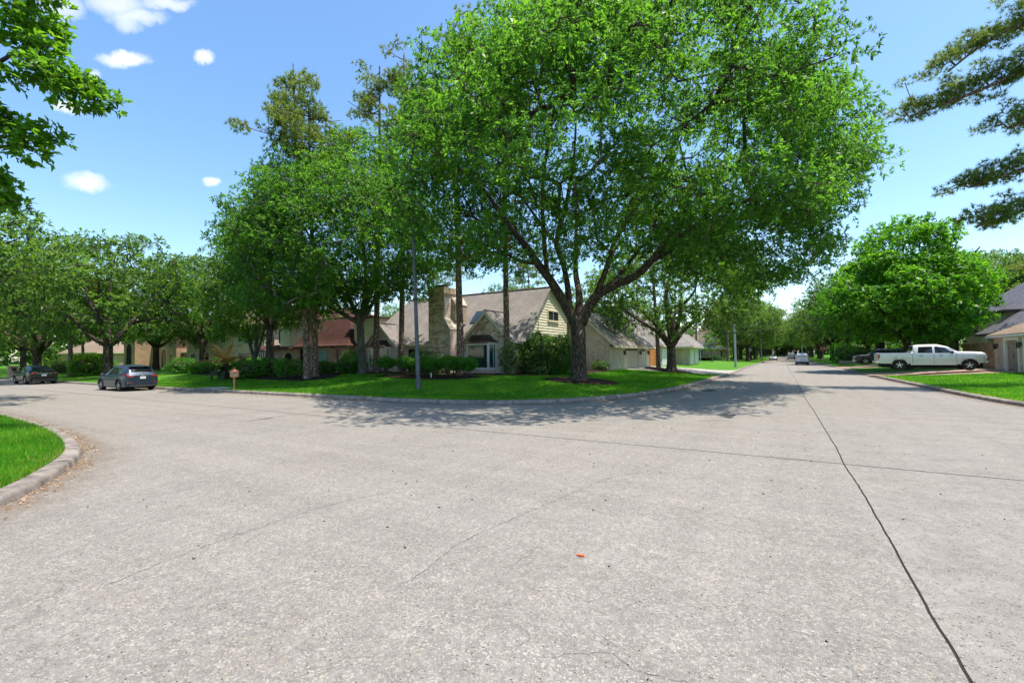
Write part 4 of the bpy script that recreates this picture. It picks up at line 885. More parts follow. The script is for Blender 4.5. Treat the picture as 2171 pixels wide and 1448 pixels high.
wallbox(H4, -78.4, -73.8, 34, 42, Z0, 3.0, 'brick4', 'garage_wall'); hip_roof(H4, -78.4, -73.8, 34, 42, 3.05, 5.0, 'roof3', .4, 'y')
part('arched_door', arch_panel('S', 34.0, -77.6, -74.8, .6, 2.6, 0, .03), 'greydoor', H4)
H5 = empty('distant_house', (-118, 36, .6), label='low orange brick house at the far left beyond the black car', cat='house')
wallbox(H5, -128, -108, 33, 43, Z0, 3.4, 'brick4'); hip_roof(H5, -128, -108, 33, 43, 3.4, 7, 'roof3', .5)
for x in (-124, -119, -113): window(H5, 'S', 33.0, x - .7, x + .7, 1.1, 2.7, 2, 2, 'white', 'glassblue')
# ---- brown house far along the right road
H8 = empty('brown_house', (-16, 110, .6), label='far brown brick house with tall steep hip roof beyond the white driveway', cat='house')
wallbox(H8, -26, -11.2, 102, 118, Z0, 3.0, 'brick4'); hip_roof(H8, -26, -11.2, 102, 118, 3.1, 5.6, 'roof4', .6, 'y', 4)
wallbox(H8, -17.5, -12.2, 104, 110.5, 3, 4.3, 'brick4', 'dormer_wall'); hip_roof(H8, -17.5, -12.2, 104, 110.5, 4.3, 8.3, 'roof3', .4, 'y', 2.8)
a = part('arched_window', arch_panel('E', -11.2, 103.2, 105.0, .9, 2.7, 0, .05), 'glassblue', H8); part('window_frame', arch_panel('E', -11.2, 103.0, 105.2, .8, 2.85, 0, .03), 'white', a)
window(H8, 'E', -11.2, 112.5, 115, .9, 2.5, 3, 3, 'white', 'glassblue'); window(H8, 'S', 102.0, -16.5, -14.5, 1.0, 2.6, 3, 3, 'white', 'glassblue')
part('porch_post', B().box(-10.6, -10.4, 117.6, 117.8, Z0, 2.9), 'orangewood', H8)

# ---- garage and house on the right
H6 = empty('brick_garage', (17.5, 46.5, .6), label='buff brick garage with brown shingle roof and taupe doors at the right edge', cat='garage')
b = B().box(14, 14.3, 47.5, 49.3, Z0, 2.9).box(14, 14.3, 44.3, 44.95, Z0, 2.9).box(14, 14.3, 41.0, 41.6, Z0, 2.9).box(14, 14.3, 41.0, 49.3, 2.9, 3.1).box(14.3, 21, 49.0, 49.3, Z0, 3.1).box(14.3, 21, 41.0, 41.3, Z0, 3.1).box(20.8, 21, 41.3, 49.0, Z0, 3.1)
part('wall', b, 'brick5', H6)
part('door_casing', B().box(13.95, 14.2, 47.12, 47.5, Z0, 2.75).box(13.95, 14.2, 44.95, 45.12, Z0, 2.75).box(13.95, 14.2, 44.1, 44.3, Z0, 2.75).box(13.95, 14.2, 44.95, 47.5, 2.75, 2.95).box(13.95, 14.2, 41.6, 44.3, 2.75, 2.95), 'white', H6)
d = part('garage_door', B().box(14.08, 14.12, 45.12, 47.12, .55, 2.75), 'greydoor', H6)
for k in range(4):
    for q in range(2): part('door_panel', B().box(14.055, 14.08, 45.2 + q * .97, 46.05 + q * .97, .62 + k * .54, 1.06 + k * .54), 'greydoor', d)
part('strap_hinge', B().box(14.04, 14.056, 45.2, 45.6, 2.2, 2.25).box(14.04, 14.056, 45.2, 45.6, .95, 1.0).box(14.04, 14.056, 46.7, 47.05, 2.2, 2.25).box(14.03, 14.056, 45.98, 46.02, 1.5, 1.75), 'blackm', d)
part('garage_door', B().box(14.08, 14.12, 41.6, 44.1, .55, 2.75), 'white', H6)
hip_roof(H6, 14, 21, 41.0, 49.3, 3.2, 5.3, 'roof3', .35, 'y', fascia='white')
lantern(H6, 14.0, 44.62, 2.35, 'W'); lantern(H6, 14.0, 48.6, 2.3, 'W')
H9 = empty('slate_roof_house', (26, 66, .6), label='two storey house with large slate grey roof rising behind the brick garage', cat='house')
wallbox(H9, 18.2, 36, 60, 72, Z0, 5.6, 'brick5'); hip_roof(H9, 18.2, 36, 60, 72, 5.8, 11.0, 'roof4', .6, fascia='blackm')
wallbox(H9, 16.6, 24, 58, 60, Z0, 3.6, 'brick5', 'annex_wall'); hip_roof(H9, 16.6, 24, 57, 61, 3.6, 5.6, 'roof4', .5, fascia='blackm')
for x in (18.75, 19.7, 21, 23): window(H9, 'S', 60.0, x, x + .75, 4.6, 5.5, 1, 1, 'white', 'glassblue', .07, False)
# ---- fences
def fence(x0, y0, x1, y1, n, h, label, mat='wood'):
    f = empty('wooden_fence', ((x0 + x1) / 2, (y0 + y1) / 2, .55), label=label, cat='fence'); d = Vector((x1 - x0, y1 - y0, 0)); L = d.length; d /= L; nn = Vector((-d.y, d.x, 0)); w = L / n
    for i in range(n):
        c = Vector((x0, y0, 0)) + d * (w * (i + .5)); hh = h + random.uniform(-.02, .02)
        part('plank', B().obox((c.x, c.y, .5 + hh / 2), d * (w / 2 - .006), nn * .011, (0, 0, hh / 2)), mat, f)
    for z in (.9, 1.8): part('rail', B().obox(((x0 + x1) / 2, (y0 + y1) / 2, z), d * L / 2, nn * .02, (0, 0, .045)).v and B().obox(((x0 + x1) / 2 + nn.x * .04, (y0 + y1) / 2 + nn.y * .04, z), d * L / 2, nn * .02, (0, 0, .045)), mat, f)
    for i in range(0, n + 1, 14):
        c = Vector((x0, y0, 0)) + d * w * i; part('post', B().obox((c.x - nn.x * .06, c.y - nn.y * .06, .5 + h / 2 + .03), d * .05, nn * .04, (0, 0, h / 2 + .05)), mat, f)
    return f
fence(14.2, 49.35, 14.2, 57.2, 52, 2.15, 'tall weathered wooden plank fence beside the right garage')
fence(14.2, 57.25, 18, 57.25, 22, 2.0, 'short wooden plank fence running back behind the garage')
# low brick planter, mailboxes
pl = empty('brick_planter', (8.8, 84, tz(8.8, 84)), label='low reddish brick planter wall on the lawn left of the pickup', cat='planter')
for r_ in range(4):
    for i in range(9): part('brick', B().obox((7.2 + i * .36 + .17 * (r_ % 2), 84, tz(8.8, 84) + .06 + r_ * .12), (.17, 0, 0), (0, .06, 0), (0, 0, .052)), 'brick2', pl)
part('soil', B().box(7.1, 10.3, 84.07, 85.0, tz(8.8, 84) - .1, tz(8.8, 84) + .42), 'mulch', pl)
bm_ = empty('brick_mailbox', (-76.0, 15.6, tz(-76, 15.6)), label='squat brick mailbox pillar on the lawn left of the black car', cat='mailbox')
zz = tz(-76, 15.6)
part('pillar', B().box(-76.4, -75.6, 15.25, 15.95, zz - .05, zz + 1.15), 'brick2', bm_); part('cap', B().box(-76.5, -75.5, 15.15, 16.05, zz + 1.15, zz + 1.3), 'brick2', bm_); part('mail_door', B().box(-75.595, -75.57, 15.42, 15.78, zz + .7, zz + 1.05), 'blackm', bm_)
mx_, my_ = -29.2, 15.42
zz = tz(mx_, my_)
mbx = empty('post_mailbox', (mx_, my_, zz), label='salmon painted ornate mailbox on a turned post at the kerb', cat='mailbox')
part('post', B().lathe([(.11, -.05), (.11, .04), (.06, .08), (.05, .2), (.075, .26), (.05, .32), (.06, .55), (.09, .75), (.06, .82), (.05, .88)], 10, (mx_, my_, zz)), 'mailbox', mbx, smoothed=35)
part('bracket', B().lathe([(.05, .86), (.09, .95), (.2, 1.03), (.22, 1.06)], 8, (mx_, my_, zz)), 'mailbox', mbx)
bx = part('box', B().box(mx_ - .26, mx_ + .26, my_ - .2, my_ + .2, zz + 1.06, zz + 1.5), 'mailbox', mbx)
part('box_roof', B().add([(mx_ - .33, my_ - .27, zz + 1.5), (mx_ + .33, my_ - .27, zz + 1.5), (mx_ + .33, my_ + .27, zz + 1.5), (mx_ - .33, my_ + .27, zz + 1.5), (mx_ - .08, my_ - .06, zz + 1.72), (mx_ + .08, my_ - .06, zz + 1.72), (mx_ + .08, my_ + .06, zz + 1.72), (mx_ - .08, my_ + .06, zz + 1.72)],
     [(3, 2, 1, 0), (4, 5, 6, 7), (0, 1, 5, 4), (1, 2, 6, 5), (2, 3, 7, 6), (3, 0, 4, 7)]), 'mailbox', bx)
part('finial', B().lathe([(.03, 1.72), (.05, 1.77), (.02, 1.82), (.035, 1.87), (.005, 1.93)], 8, (mx_, my_, zz)), 'mailbox', bx)
part('panel', B().box(mx_ + .26, mx_ + .275, my_ - .13, my_ + .13, zz + 1.13, zz + 1.42).box(mx_ - .18, mx_ - .02, my_ - .215, my_ - .2, zz + 1.13, zz + 1.42).box(mx_ + .02, mx_ + .18, my_ - .215, my_ - .2, zz + 1.13, zz + 1.42), 'brick5', bx)

mbx.scale = (.8, .8, .7)
# ------------------------------------------------------------------ trees
def unit(a): return a / np.maximum(np.linalg.norm(a, axis=-1, keepdims=True), 1e-9)
def leaves(name, C, D, Nn, L, Wd, shade, mat, parent, fold=.12, **k):
    n = len(C); S = unit(np.cross(D, Nn)); Nn = np.cross(S, D); L = L[:, None]; Wd = Wd[:, None]
    mid = C + D * L * .48; V = np.empty((n, 4, 3)); V[:, 0] = C; V[:, 1] = mid + S * Wd / 2 + Nn * L * fold; V[:, 2] = C + D * L - Nn * L * .06; V[:, 3] = mid - S * Wd / 2 + Nn * L * fold
    return np_mesh(name, V.reshape(-1, 3), np.arange(4 * n).reshape(n, 4), mat, parent, shade, **k)
def rosette_leaves(P, A, per, L, Wd, r, spread=(.5, 1.45)):
    "leaves radiating from rosette points P around axes A -> arrays for leaves()"
    n = len(P); P = np.repeat(P, per, 0); A = np.repeat(A, per, 0); m = len(P)
    t = unit(np.cross(A, unit(r.normal(size=(m, 3))))); th = r.uniform(*spread, m)[:, None]
    D = unit(A * np.cos(th) + t * np.sin(th)); D[:, 2] -= .12; D = unit(D)
    Nn = unit(A * .7 + np.array((0, 0, .75)) + r.normal(0, .45, (m, 3)))
    ln = L * r.uniform(.5, 1.35, m); return P + r.normal(0, L * .18, (m, 3)), D, Nn, ln, Wd * r.uniform(.7, 1.2, m) * ln / L
def sample_env(ells, n, mind, r, lo=.5, excl=None):
    "cluster centres inside a union of ellipsoids, mostly towards the outside, not closer than mind"
    pts = []; vol = np.array([e[3] * e[4] * e[5] for e in ells]); vol = vol / vol.sum(); tries = 0
    while len(pts) < n and tries < n * 60:
        tries += 1; e = ells[r.choice(len(ells), p=vol)]; u = unit(r.normal(size=3)); rad = (r.uniform(lo**3, 1))**(1 / 3)
        p = np.array(e[:3]) + u * rad * np.array(e[3:6])
        if excl and excl(p): continue
        inner = False
        for q in ells:
            if np.sum(((p - np.array(q[:3])) / np.array(q[3:6]))**2) < lo * lo: inner = True; break
        if inner: continue
        if pts and np.min(np.sum((np.array(pts) - p)**2, 1)) < mind * mind: continue
        pts.append(p)
    return np.array(pts)
def branch_net(b, limbs, C, r, tip=.012, grow=.016, sides=5, droop=.0):
    "thick limbs (polylines with radii) plus thin branches that reach every cluster"
    pos = []; par = []; rad0 = []
    for L in limbs:
        P = [Vector(p[:3]) for p in L]; R = [p[3] for p in L]
        # resample smoothly
        Q = catmull3(L, .45)
        b.tube([q[:3] for q in Q], [q[3] for q in Q], 9 if R[0] > .12 else 6)
        for q in Q[len(Q) // 4:]: pos.append(np.array(q[:3])); par.append(-1); rad0.append(q[3])
    nl = len(pos); order = np.argsort([np.min(np.sum((np.array(pos) - c)**2, 1)) for c in C]); end = {}
    edges = []
    for ci in order:
        c = C[ci]; A = np.array(pos); d = np.linalg.norm(A - c, axis=1)
        # prefer attachment points below / inside the cluster
        j = int(np.argmin(d + .25 * np.maximum(0, A[:, 2] - c[2])))
        m = (A[j] + c) / 2 + r.normal(0, .10, 3) * d[j] + np.array([0, 0, .08 * d[j] - droop * d[j]])
        pos.append(m); par.append(j); rad0.append(0); pos.append(c); par.append(len(pos) - 2); rad0.append(0); edges.append((j, len(pos) - 2, len(pos) - 1))
    cnt = np.zeros(len(pos))
    for _, _, e in edges:
        k = e
        while k >= nl: cnt[k] += 1; k = par[k]
    def rr(k): return tip + grow * math.sqrt(max(cnt[k], 1))
    for j, m, e in edges:
        r0 = rr(m) * 1.1; r0 = min(r0, rad0[j]) if j < nl else min(r0, rr(j) * 1.05)
        b.tube([pos[j], pos[m], pos[e]], [r0, rr(m), rr(e)], sides if r0 > .05 else 4, cap=False)
def catmull3(L, step):
    P = [np.array(p, float) for p in L]; out = []
    for i in range(len(P) - 1):
        p0 = P[max(i - 1, 0)]; p1 = P[i]; p2 = P[i + 1]; p3 = P[min(i + 2, len(P) - 1)]; n = max(1, int(np.linalg.norm((p2 - p1)[:3]) / step))
        for k in range(n):
            t = k / n; q = .5 * ((2 * p1) + (-p0 + p2) * t + (2 * p0 - 5 * p1 + 4 * p2 - p3) * t * t + (-p0 + 3 * p1 - 3 * p2 + p3) * t**3); q[3] = p1[3] + (p2[3] - p1[3]) * t; out.append(q)
    out.append(P[-1]); return out
def trunk_flare(x, y, z, r, h, lean=(0, 0), n=5):
    pts = [(x, y, z - .15, r * 1.75), (x, y, z + .06, r * 1.5), (x, y, z + .28, r * 1.2), (x, y, z + .7, r * 1.04)]
    for i in range(1, n + 1): t = i / n; pts.append((x + lean[0] * t, y + lean[1] * t, z + .7 + (h - .7) * t, r * (1 - .1 * t)))
    return pts
def flesh(C, R, nros, per, L, Wd, r, flat=.62, upb=.55, outc=None):
    "leaf arrays for all clusters; R cluster radius"
    n = len(C); k = nros; U = unit(r.normal(size=(n * k, 3))); c = np.repeat(C, k, 0); Rr = np.repeat(R * r.uniform(.75, 1.25, n), k)[:, None]
    P = c + U * Rr * (r.uniform(.25, 1., (n * k, 1))**.6) * np.array([1, 1, flat])
    A = unit(U * .75 + np.array([0, 0, upb]) + r.normal(0, .25, (n * k, 3)))
    if outc is not None: A = unit(A + .45 * unit(c - outc))
    a = rosette_leaves(P, A, per, L, Wd, r)
    shade = np.repeat(np.repeat(r.normal(.45, .14, n), k) + r.normal(0, .15, n * k), per) + r.normal(0, .1, n * k * per)
    return a, np.clip(shade, 0, 1)
def twigs(b, C, R, r, n=4, rad=.008):
    for c in C:
        for _ in range(n):
            u = unit(r.normal(size=3)) * np.array([1, 1, .6]); b.tube([c, c + u * R * .55 + np.array([0, 0, .05]), c + u * R * .95], [rad * 1.6, rad, rad * .5], 3, cap=False)
def tree(name, loc, rz, limbs, C, R, nros, per, L, Wd, leafm, barkm, seed, label, cat='tree', group=None, flat=.62, upb=.55, grow=.016, droop=0., outc=None, twig=3):
    r = np.random.default_rng(seed); root = empty(name, loc, rz, label=label, cat=cat, group=group)
    b = B(); branch_net(b, limbs, C, r, grow=grow, droop=droop)
    if twig: twigs(b, C, R, r, twig)
    ob('trunk', b, M[barkm], root, smoothed=True)
    a, s = flesh(C, R, nros, per, L, Wd, r, flat, upb, outc); leaves('crown', *a, s, M[leafm], root, kind='stuff')
    return root

# ---- the big oak on the corner (local x = right in view, y = away)
OX, OY = -10.75, 26.05
bz = tz(OX, OY)
limbs = [[(0, 0, -.2, .85), (0, 0, .02, .74), (0, 0, .22, .57), (0, 0, .6, .49), (0, 0, 1.2, .45), (0, 0, 2.2, .43), (-.02, 0, 3.0, .45), (-.1, 0, 3.7, .43), (-.2, 0, 4.0, .36)],
         [(-.1, 0, 3.4, .36), (-.85, -.2, 4.75, .30), (-1.75, -.4, 6.2, .26), (-2.5, -.8, 7.1, .24), (-3.3, -1.3, 8.15, .20), (-4.3, -2.1, 9.2, .15), (-5.5, -3, 10.7, .10), (-6.8, -4, 11.6, .06)],
         [(-.55, -.1, 4.4, .22), (-.6, .3, 5.9, .19), (-.8, .6, 7.25, .17), (-1.2, .7, 8.85, .16), (-.65, .4, 10.9, .14), (-.3, .2, 12.7, .11), (-.1, 0, 14.2, .08), (0, -.3, 16.5, .05)],
         [(0., .1, 3.8, .27), (.2, .8, 5.35, .22), (.15, 2.0, 7.1, .18), (.4, 3.4, 9.4, .14), (.7, 5, 12.4, .08)],
         [(.12, 0, 3.5, .36), (.9, -.1, 5.0, .30), (2.0, -.3, 5.8, .27), (3.35, -.5, 6.35, .24), (4.55, -.7, 7.5, .20), (5.5, -1, 8.95, .16), (6.2, -1.2, 10.4, .12), (7.2, -1.6, 12.1, .07)],
         [(4.3, -.65, 7.2, .17), (6.1, -.2, 8.2, .14), (8.0, .4, 9.1, .11), (10.4, 1, 10.3, .08), (13, 1.5, 11.6, .05)],
         [(1.0, -.1, 5.1, .19), (1.6, -.8, 6.8, .16), (1.95, -1.6, 8.25, .14), (2.7, -2.8, 9.5, .11), (3.6, -4.5, 11.2, .07), (4.3, -6.5, 12.6, .05)],
         [(-2.5, -.8, 7.1, .12), (-3.7, -1.0, 7.3, .10), (-5.0, -1.1, 8.0, .07), (-6.8, -1, 8.6, .04)],
         [(-1.9, -.45, 6.4, .15), (-2.2, -2, 8.2, .13), (-2.4, -4, 10.4, .10), (-2.2, -6, 12.2, .07), (-2, -7.6, 13.2, .04)],
         [(-1.0, .7, 8.4, .12), (-2.2, 1.6, 10.3, .1), (-3.6, 2.4, 12.6, .07), (-5, 3, 14.5, .05)],
         [(1.9, -.3, 5.75, .14), (3.4, 1.6, 7.4, .12), (5.2, 3.6, 9.4, .09), (7, 5.5, 11.6, .06)]]
ells = [(.8, -2.2, 12.6, 10.6, 10.0, 8.3), (9.3, .2, 12.6, 7.6, 7.4, 6.2), (3, -4.5, 14.6, 8, 8.0, 6.0), (-5.0, -4.5, 9.8, 5.4, 6.4, 4.4), (11.0, .5, 8.6, 4.6, 4.6, 3.6), (5.0, -6.4, 10.8, 6.5, 5.4, 5.0), (-2.2, -10.2, 11.2, 5.0, 4.6, 4.0), (3.5, -9.5, 11.5, 5, 4.4, 4.2), (9.6, -1.4, 7.7, 4.8, 4.4, 2.7), (13.0, 1.5, 13.2, 5.0, 4.4, 3.6), (-5.2, -3, 14.6, 4.8, 5.0, 4.4)]
def ex(p):
    if p[2] < 4.6: return True
    if math.sin(p[0] * .9 + .4) * math.sin(p[1] * .85 + 1.2) * math.sin(p[2] * 1.0 + .6) > .5: return True
    if p[1] > 3.5 and p[0] < 8 and RNG.random() < .6: return True
    if p[2] < 8.6 and abs(p[0] - .6) < 5.2 and -7 < p[1] and RNG.random() < .85: return True
    if p[2] < 6.4 and p[0] < 7 and p[0] > -7.5: return True
    return False
r = np.random.default_rng(21)
C1 = sample_env(ells, 760, 1.0, r, .60, ex); C1 = np.concatenate([C1, sample_env([(.8, -1.5, 12.2, 7, 6.5, 5.5)], 24, 1.9, r, .4, ex)])
oak = tree('oak_tree', (OX, OY, bz), YAW, limbs, C1, 1.28, 58, 8, .195, .078, 'oak', 'oakbark', 22, 'huge spreading oak with dark forked trunk in a mulch ring on the corner lawn', outc=np.array([1, -1, 10.]), grow=.014, twig=4)
scar = B(); scar.lathe([(.0, 0.0), (.10, .004), (.11, .03), (.07, .035)], 10, (0, 0, 0), 'Y')
sc = ob('pruning_scar', scar, M['greybark'], oak, smoothed=True); sc.location = (.03, -.455, 2.95); sc.scale = (.75, 1.4, 1.9); sc.rotation_euler = (0, .5, 0)
rr_ = np.random.default_rng(5); dl = np.array([[-6.6, -3.4, 7.9], [-6.7, -3.4, 7.4], [-6.5, -3.4, 7.1], [-4.3, -3.0, 8.0], [-4.25, -3.0, 7.6]])
a, s = flesh(dl, .22, 10, 6, .17, .08, rr_); leaves('dead_leaves', *a, s, M['deadleaf'], oak, kind='stuff', label='hanging bunch of brown dead leaves')

# ---- generic spreading oaks, one mesh each, copied along the streets
def gen_oak(seed, H, R, fork, tr, ncl, R_c, nros, per, L, Wd, leafm, barkm, nl=6, lowcut=.28, lean=(0, 0)):
    r = np.random.default_rng(seed); limbs = [trunk_flare(0, 0, 0, tr, fork, lean)]; top = np.array((lean[0], lean[1], fork - .1))
    for i in range(nl):
        a = 2 * math.pi * (i + r.uniform(-.25, .25)) / nl; rad = R * r.uniform(.45, .75); z = H * r.uniform(.55, .85) if i % 2 else H * r.uniform(.42, .6)
        e = np.array((math.cos(a) * rad, math.sin(a) * rad, z)); pts = []
        for t in (0, .25, .5, .75, 1):
            p = top + (e - top) * t + r.normal(0, .12, 3) * (t > 0) * R * .25; p[2] += math.sin(t * math.pi) * H * .03; pts.append((*p, tr * .62 * (1 - t * .82)))
        limbs.append(pts)
    limbs.append([(*top, tr * .6), (r.normal(0, .3), r.normal(0, .3), H * .6, tr * .35), (r.normal(0, .6), r.normal(0, .6), H * .85, tr * .1)])
    ells = [(0, 0, H * .6, R, R, H * .38)] + [(R * .55 * math.cos(a), R * .55 * math.sin(a), H * r.uniform(.45, .7), R * .5, R * .5, H * .24) for a in r.uniform(0, 6.28, 5)]
    C = sample_env(ells, ncl, R_c * .8, r, .55, lambda p: p[2] < H * lowcut or (p[2] < H * .45 and np.hypot(p[0], p[1]) < R * .35))
    return limbs, C, (R_c, nros, per, L, Wd, leafm, barkm, seed + 1)
def gtree(name, loc, rz, label, spec, **k):
    limbs, C, a = spec; return tree(name, loc, rz, limbs, C, *a, label, **k)
def at(x, y): return (x, y, tz(x, y))
SPEC_A = gen_oak(31, 13.0, 8.2, 2.3, .42, 150, 1.45, 34, 7, .30, .12, 'oak2', 'oakbark', 7)
SPEC_B = gen_oak(41, 14.0, 7.2, 3.0, .36, 130, 1.45, 34, 7, .32, .13, 'oak2', 'oakbark', 6)
oakA = gtree('oak_tree', at(-9.3, 45.6), 1.2, 'dark oak with low forked limbs standing beside the white driveway', SPEC_A)
oakB = gtree('oak_tree', at(-58.6, 18.6), .4, 'broad oak with thick fluted trunk on the lawn behind the two parked cars', SPEC_B); oakB.scale = (1.2, 1.2, 1.05)

# ---- trees left of the big oak
midl = [trunk_flare(0, 0, 0, .33, 4.6, (-.15, 0)), [(-.15, 0, 4.4, .24), (-1, -.6, 6.5, .18), (-2.6, -1.2, 9, .13), (-4, -2, 12, .07)], [(-.1, 0, 4.5, .24), (.3, .2, 7.5, .2), (.1, 0, 11, .14), (-.4, -.2, 15, .07)],
        [(-.1, 0, 4.3, .2), (1.4, -.6, 6.4, .15), (3, -1, 9, .1), (4.2, -1.5, 11.5, .06)], [(-.15, 0, 4.2, .18), (-2.2, -1.2, 5.6, .14), (-4.4, -2.4, 7.2, .1), (-6.5, -3.2, 8.6, .05)], [(0, 0, 4.6, .2), (.2, 1.6, 7, .15), (.3, 3, 10, .08)]]
r = np.random.default_rng(51)
CM = sample_env([(-1.2, -3.0, 10.8, 7.0, 5.6, 7.0), (-4.6, -3.5, 9.2, 4.2, 4.6, 4.8), (2.6, -2.4, 9.6, 4.8, 4.6, 5.2), (.6, -2, 15.2, 4.8, 4.4, 4.0), (-3.2, -4.6, 7.4, 4.6, 3.8, 2.8), (-3.2, -3, 12.6, 3.8, 4.0, 3.4), (-2.4, -8.4, 9.2, 3.6, 3.4, 5.0), (1.6, -8.0, 9.4, 4.2, 3.6, 5.2), (3.6, -6.2, 10.2, 3.4, 3.6, 3.8)], 540, 1.0, r, .55, lambda p: p[2] < 4.9 or (p[0] > .5 and p[2] < 6.1) or (p[1] > 1.5 and RNG.random() < .7))
tree('oak_tree', (-30.65, 26.6, tz(-30.65, 26.6)), YAW, midl, CM, 1.25, 46, 7, .225, .085, 'oak', 'greybark', 52, 'tall oak with smooth grey trunk in front of the corner house left bay', outc=np.array([-1, -1, 8.]))
SPEC_C = gen_oak(61, 15.0, 6.4, 4.2, .40, 130, 1.35, 36, 7, .28, .11, 'oak2', 'oakbark', 6, .3, (.2, .1))
oakC = gtree('oak_tree', at(-40.6, 24.6), 2.0, 'dark trunked oak growing behind clipped shrubs in front of the mansard house', SPEC_C); oakC.scale = (.92, .92, .95)
# light green tree
limL = [trunk_flare(0, 0, 0, .2, 1.2)] + [[(0, 0, 1.0, .13), (math.cos(a) * .8, math.sin(a) * .8, 4.0, .1), (math.cos(a) * 1.7, math.sin(a) * 1.7, 8, .06), (math.cos(a) * 2.2, math.sin(a) * 2.2, 12, .03)] for a in (.3, 1.7, 2.9, 4.2, 5.4)]
r = np.random.default_rng(71); CL = sample_env([(0, 0, 9.4, 3.6, 3.4, 6.8), (-.8, -1.2, 6.0, 3.3, 3.0, 4.0)], 140, .8, r, .4, lambda p: p[2] < 3.2)
tree('lime_tree', (-45.2, 25.8, tz(-45.2, 25.8)), .5, limL, CL, .95, 30, 7, .22, .085, 'lime', 'greybark', 72, 'slender bright yellow green tree between the sago palm and the dark oak', grow=.01)
# right maple
limM = [trunk_flare(0, 0, 0, .34, 2.6)] + [[(0, 0, 2.4, .24), (math.cos(a) * 1.6, math.sin(a) * 1.6, 4.2 + (i % 3), .17), (math.cos(a) * 3.6, math.sin(a) * 3.6, 6.0 + 1.4 * (i % 3), .1), (math.cos(a) * 5.2, math.sin(a) * 5.2, 7.4 + 1.8 * (i % 3), .05)] for i, a in enumerate((.2, 1.3, 2.3, 3.4, 4.4, 5.5))] + [[(0, 0, 2.6, .25), (.2, .1, 6, .18), (0, 0, 10.5, .08)]]
r = np.random.default_rng(81); CMp = sample_env([(-.2, 0, 7.2, 6.4, 6.6, 4.6), (0.3, 0, 11.0, 3.9, 4.2, 3.6), (-3.4, -.5, 6.0, 3.9, 4.4, 3.0), (2.8, 0, 6.4, 4.0, 4.4, 3.4), (-3.2, 0, 9.4, 2.6, 3, 2), (3.6, 0, 9.6, 2.4, 3, 2)], 270, 1.05, r, .5, lambda p: p[2] < 2.9 or math.sin(p[0] * 1.1 + .3) * math.sin(p[1] * 1.1 + 1.) * math.sin(p[2] * 1.2 + .5) > .38)
tree('maple_tree', (10.3, 57.5, tz(10.3, 57.5)), YAW, limM, CMp, 1.15, 44, 6, .30, .17, 'maple', 'oakbark', 82, 'rounded bright green maple standing behind the silver pickup', outc=np.array([0, 0, 5.]))

# ---- near left tree whose boughs reach into the picture (trunk outside it)
limN = [trunk_flare(0, 0, 0, .3, 3.2)] + [[(0, 0, 3.0, .2), (-.5, 1.0, 5.6, .16), (-.5, 2.0, 8.0, .08), (-.2, 3.0, 9.8, .045), (.4, 3.7, 10.0, .02)], [(0, 0, 3.0, .17), (.2, 1.2, 5.2, .12), (0, 2.3, 6.8, .06), (.0, 3.2, 7.5, .025)], [(0, 0, 3.1, .15), (.1, 1.3, 4.6, .11), (-.2, 2.4, 5.6, .05), (0, 3.2, 6.0, .02)],
        [(0, 0, 3, .2), (-1.5, -1, 6.5, .14), (-2.5, -2, 10, .07)], [(0, 0, 3, .2), (1, -1.6, 6.5, .14), (1.6, -3, 9.5, .07)]]
CN = np.array([[-.5, 3.0, 10.6], [.1, 3.4, 10.9], [-.9, 3.6, 11.4], [.2, 3.6, 10.1], [.5, 3.9, 9.7], [.8, 4.2, 9.4], [1.1, 4.3, 9.0], [.4, 3.4, 9.3], [-.2, 2.8, 9.3], [-.8, 2.4, 9.0], [-.6, 2.4, 10.0], [0., 3.3, 11.6], [-.4, 3.2, 12.2],
               [-.7, 2.9, 7.9], [-.3, 3.15, 7.7], [.05, 3.4, 7.5], [-.9, 2.6, 8.1], [-.9, 2.7, 6.5], [-.6, 2.95, 6.3], [-.3, 3.2, 6.15]])
CN2 = sample_env([(-1.5, -2.5, 8.6, 3.6, 3.4, 4.2)], 60, .9, np.random.default_rng(3), .5)
tree('maple_tree', (-17.2, .35, tz(-17.2, .35)), 0, limN, np.concatenate([CN + np.random.default_rng(i).normal(0, .26, CN.shape) for i in range(2)] + [CN2]), .55, 30, 6, .2, .11, 'lime', 'oakbark', 92, 'lobed leaf tree whose boughs hang into the upper left corner over the road', outc=np.array([-.5, 1, 6.]), grow=.008, upb=.3, flat=.75)

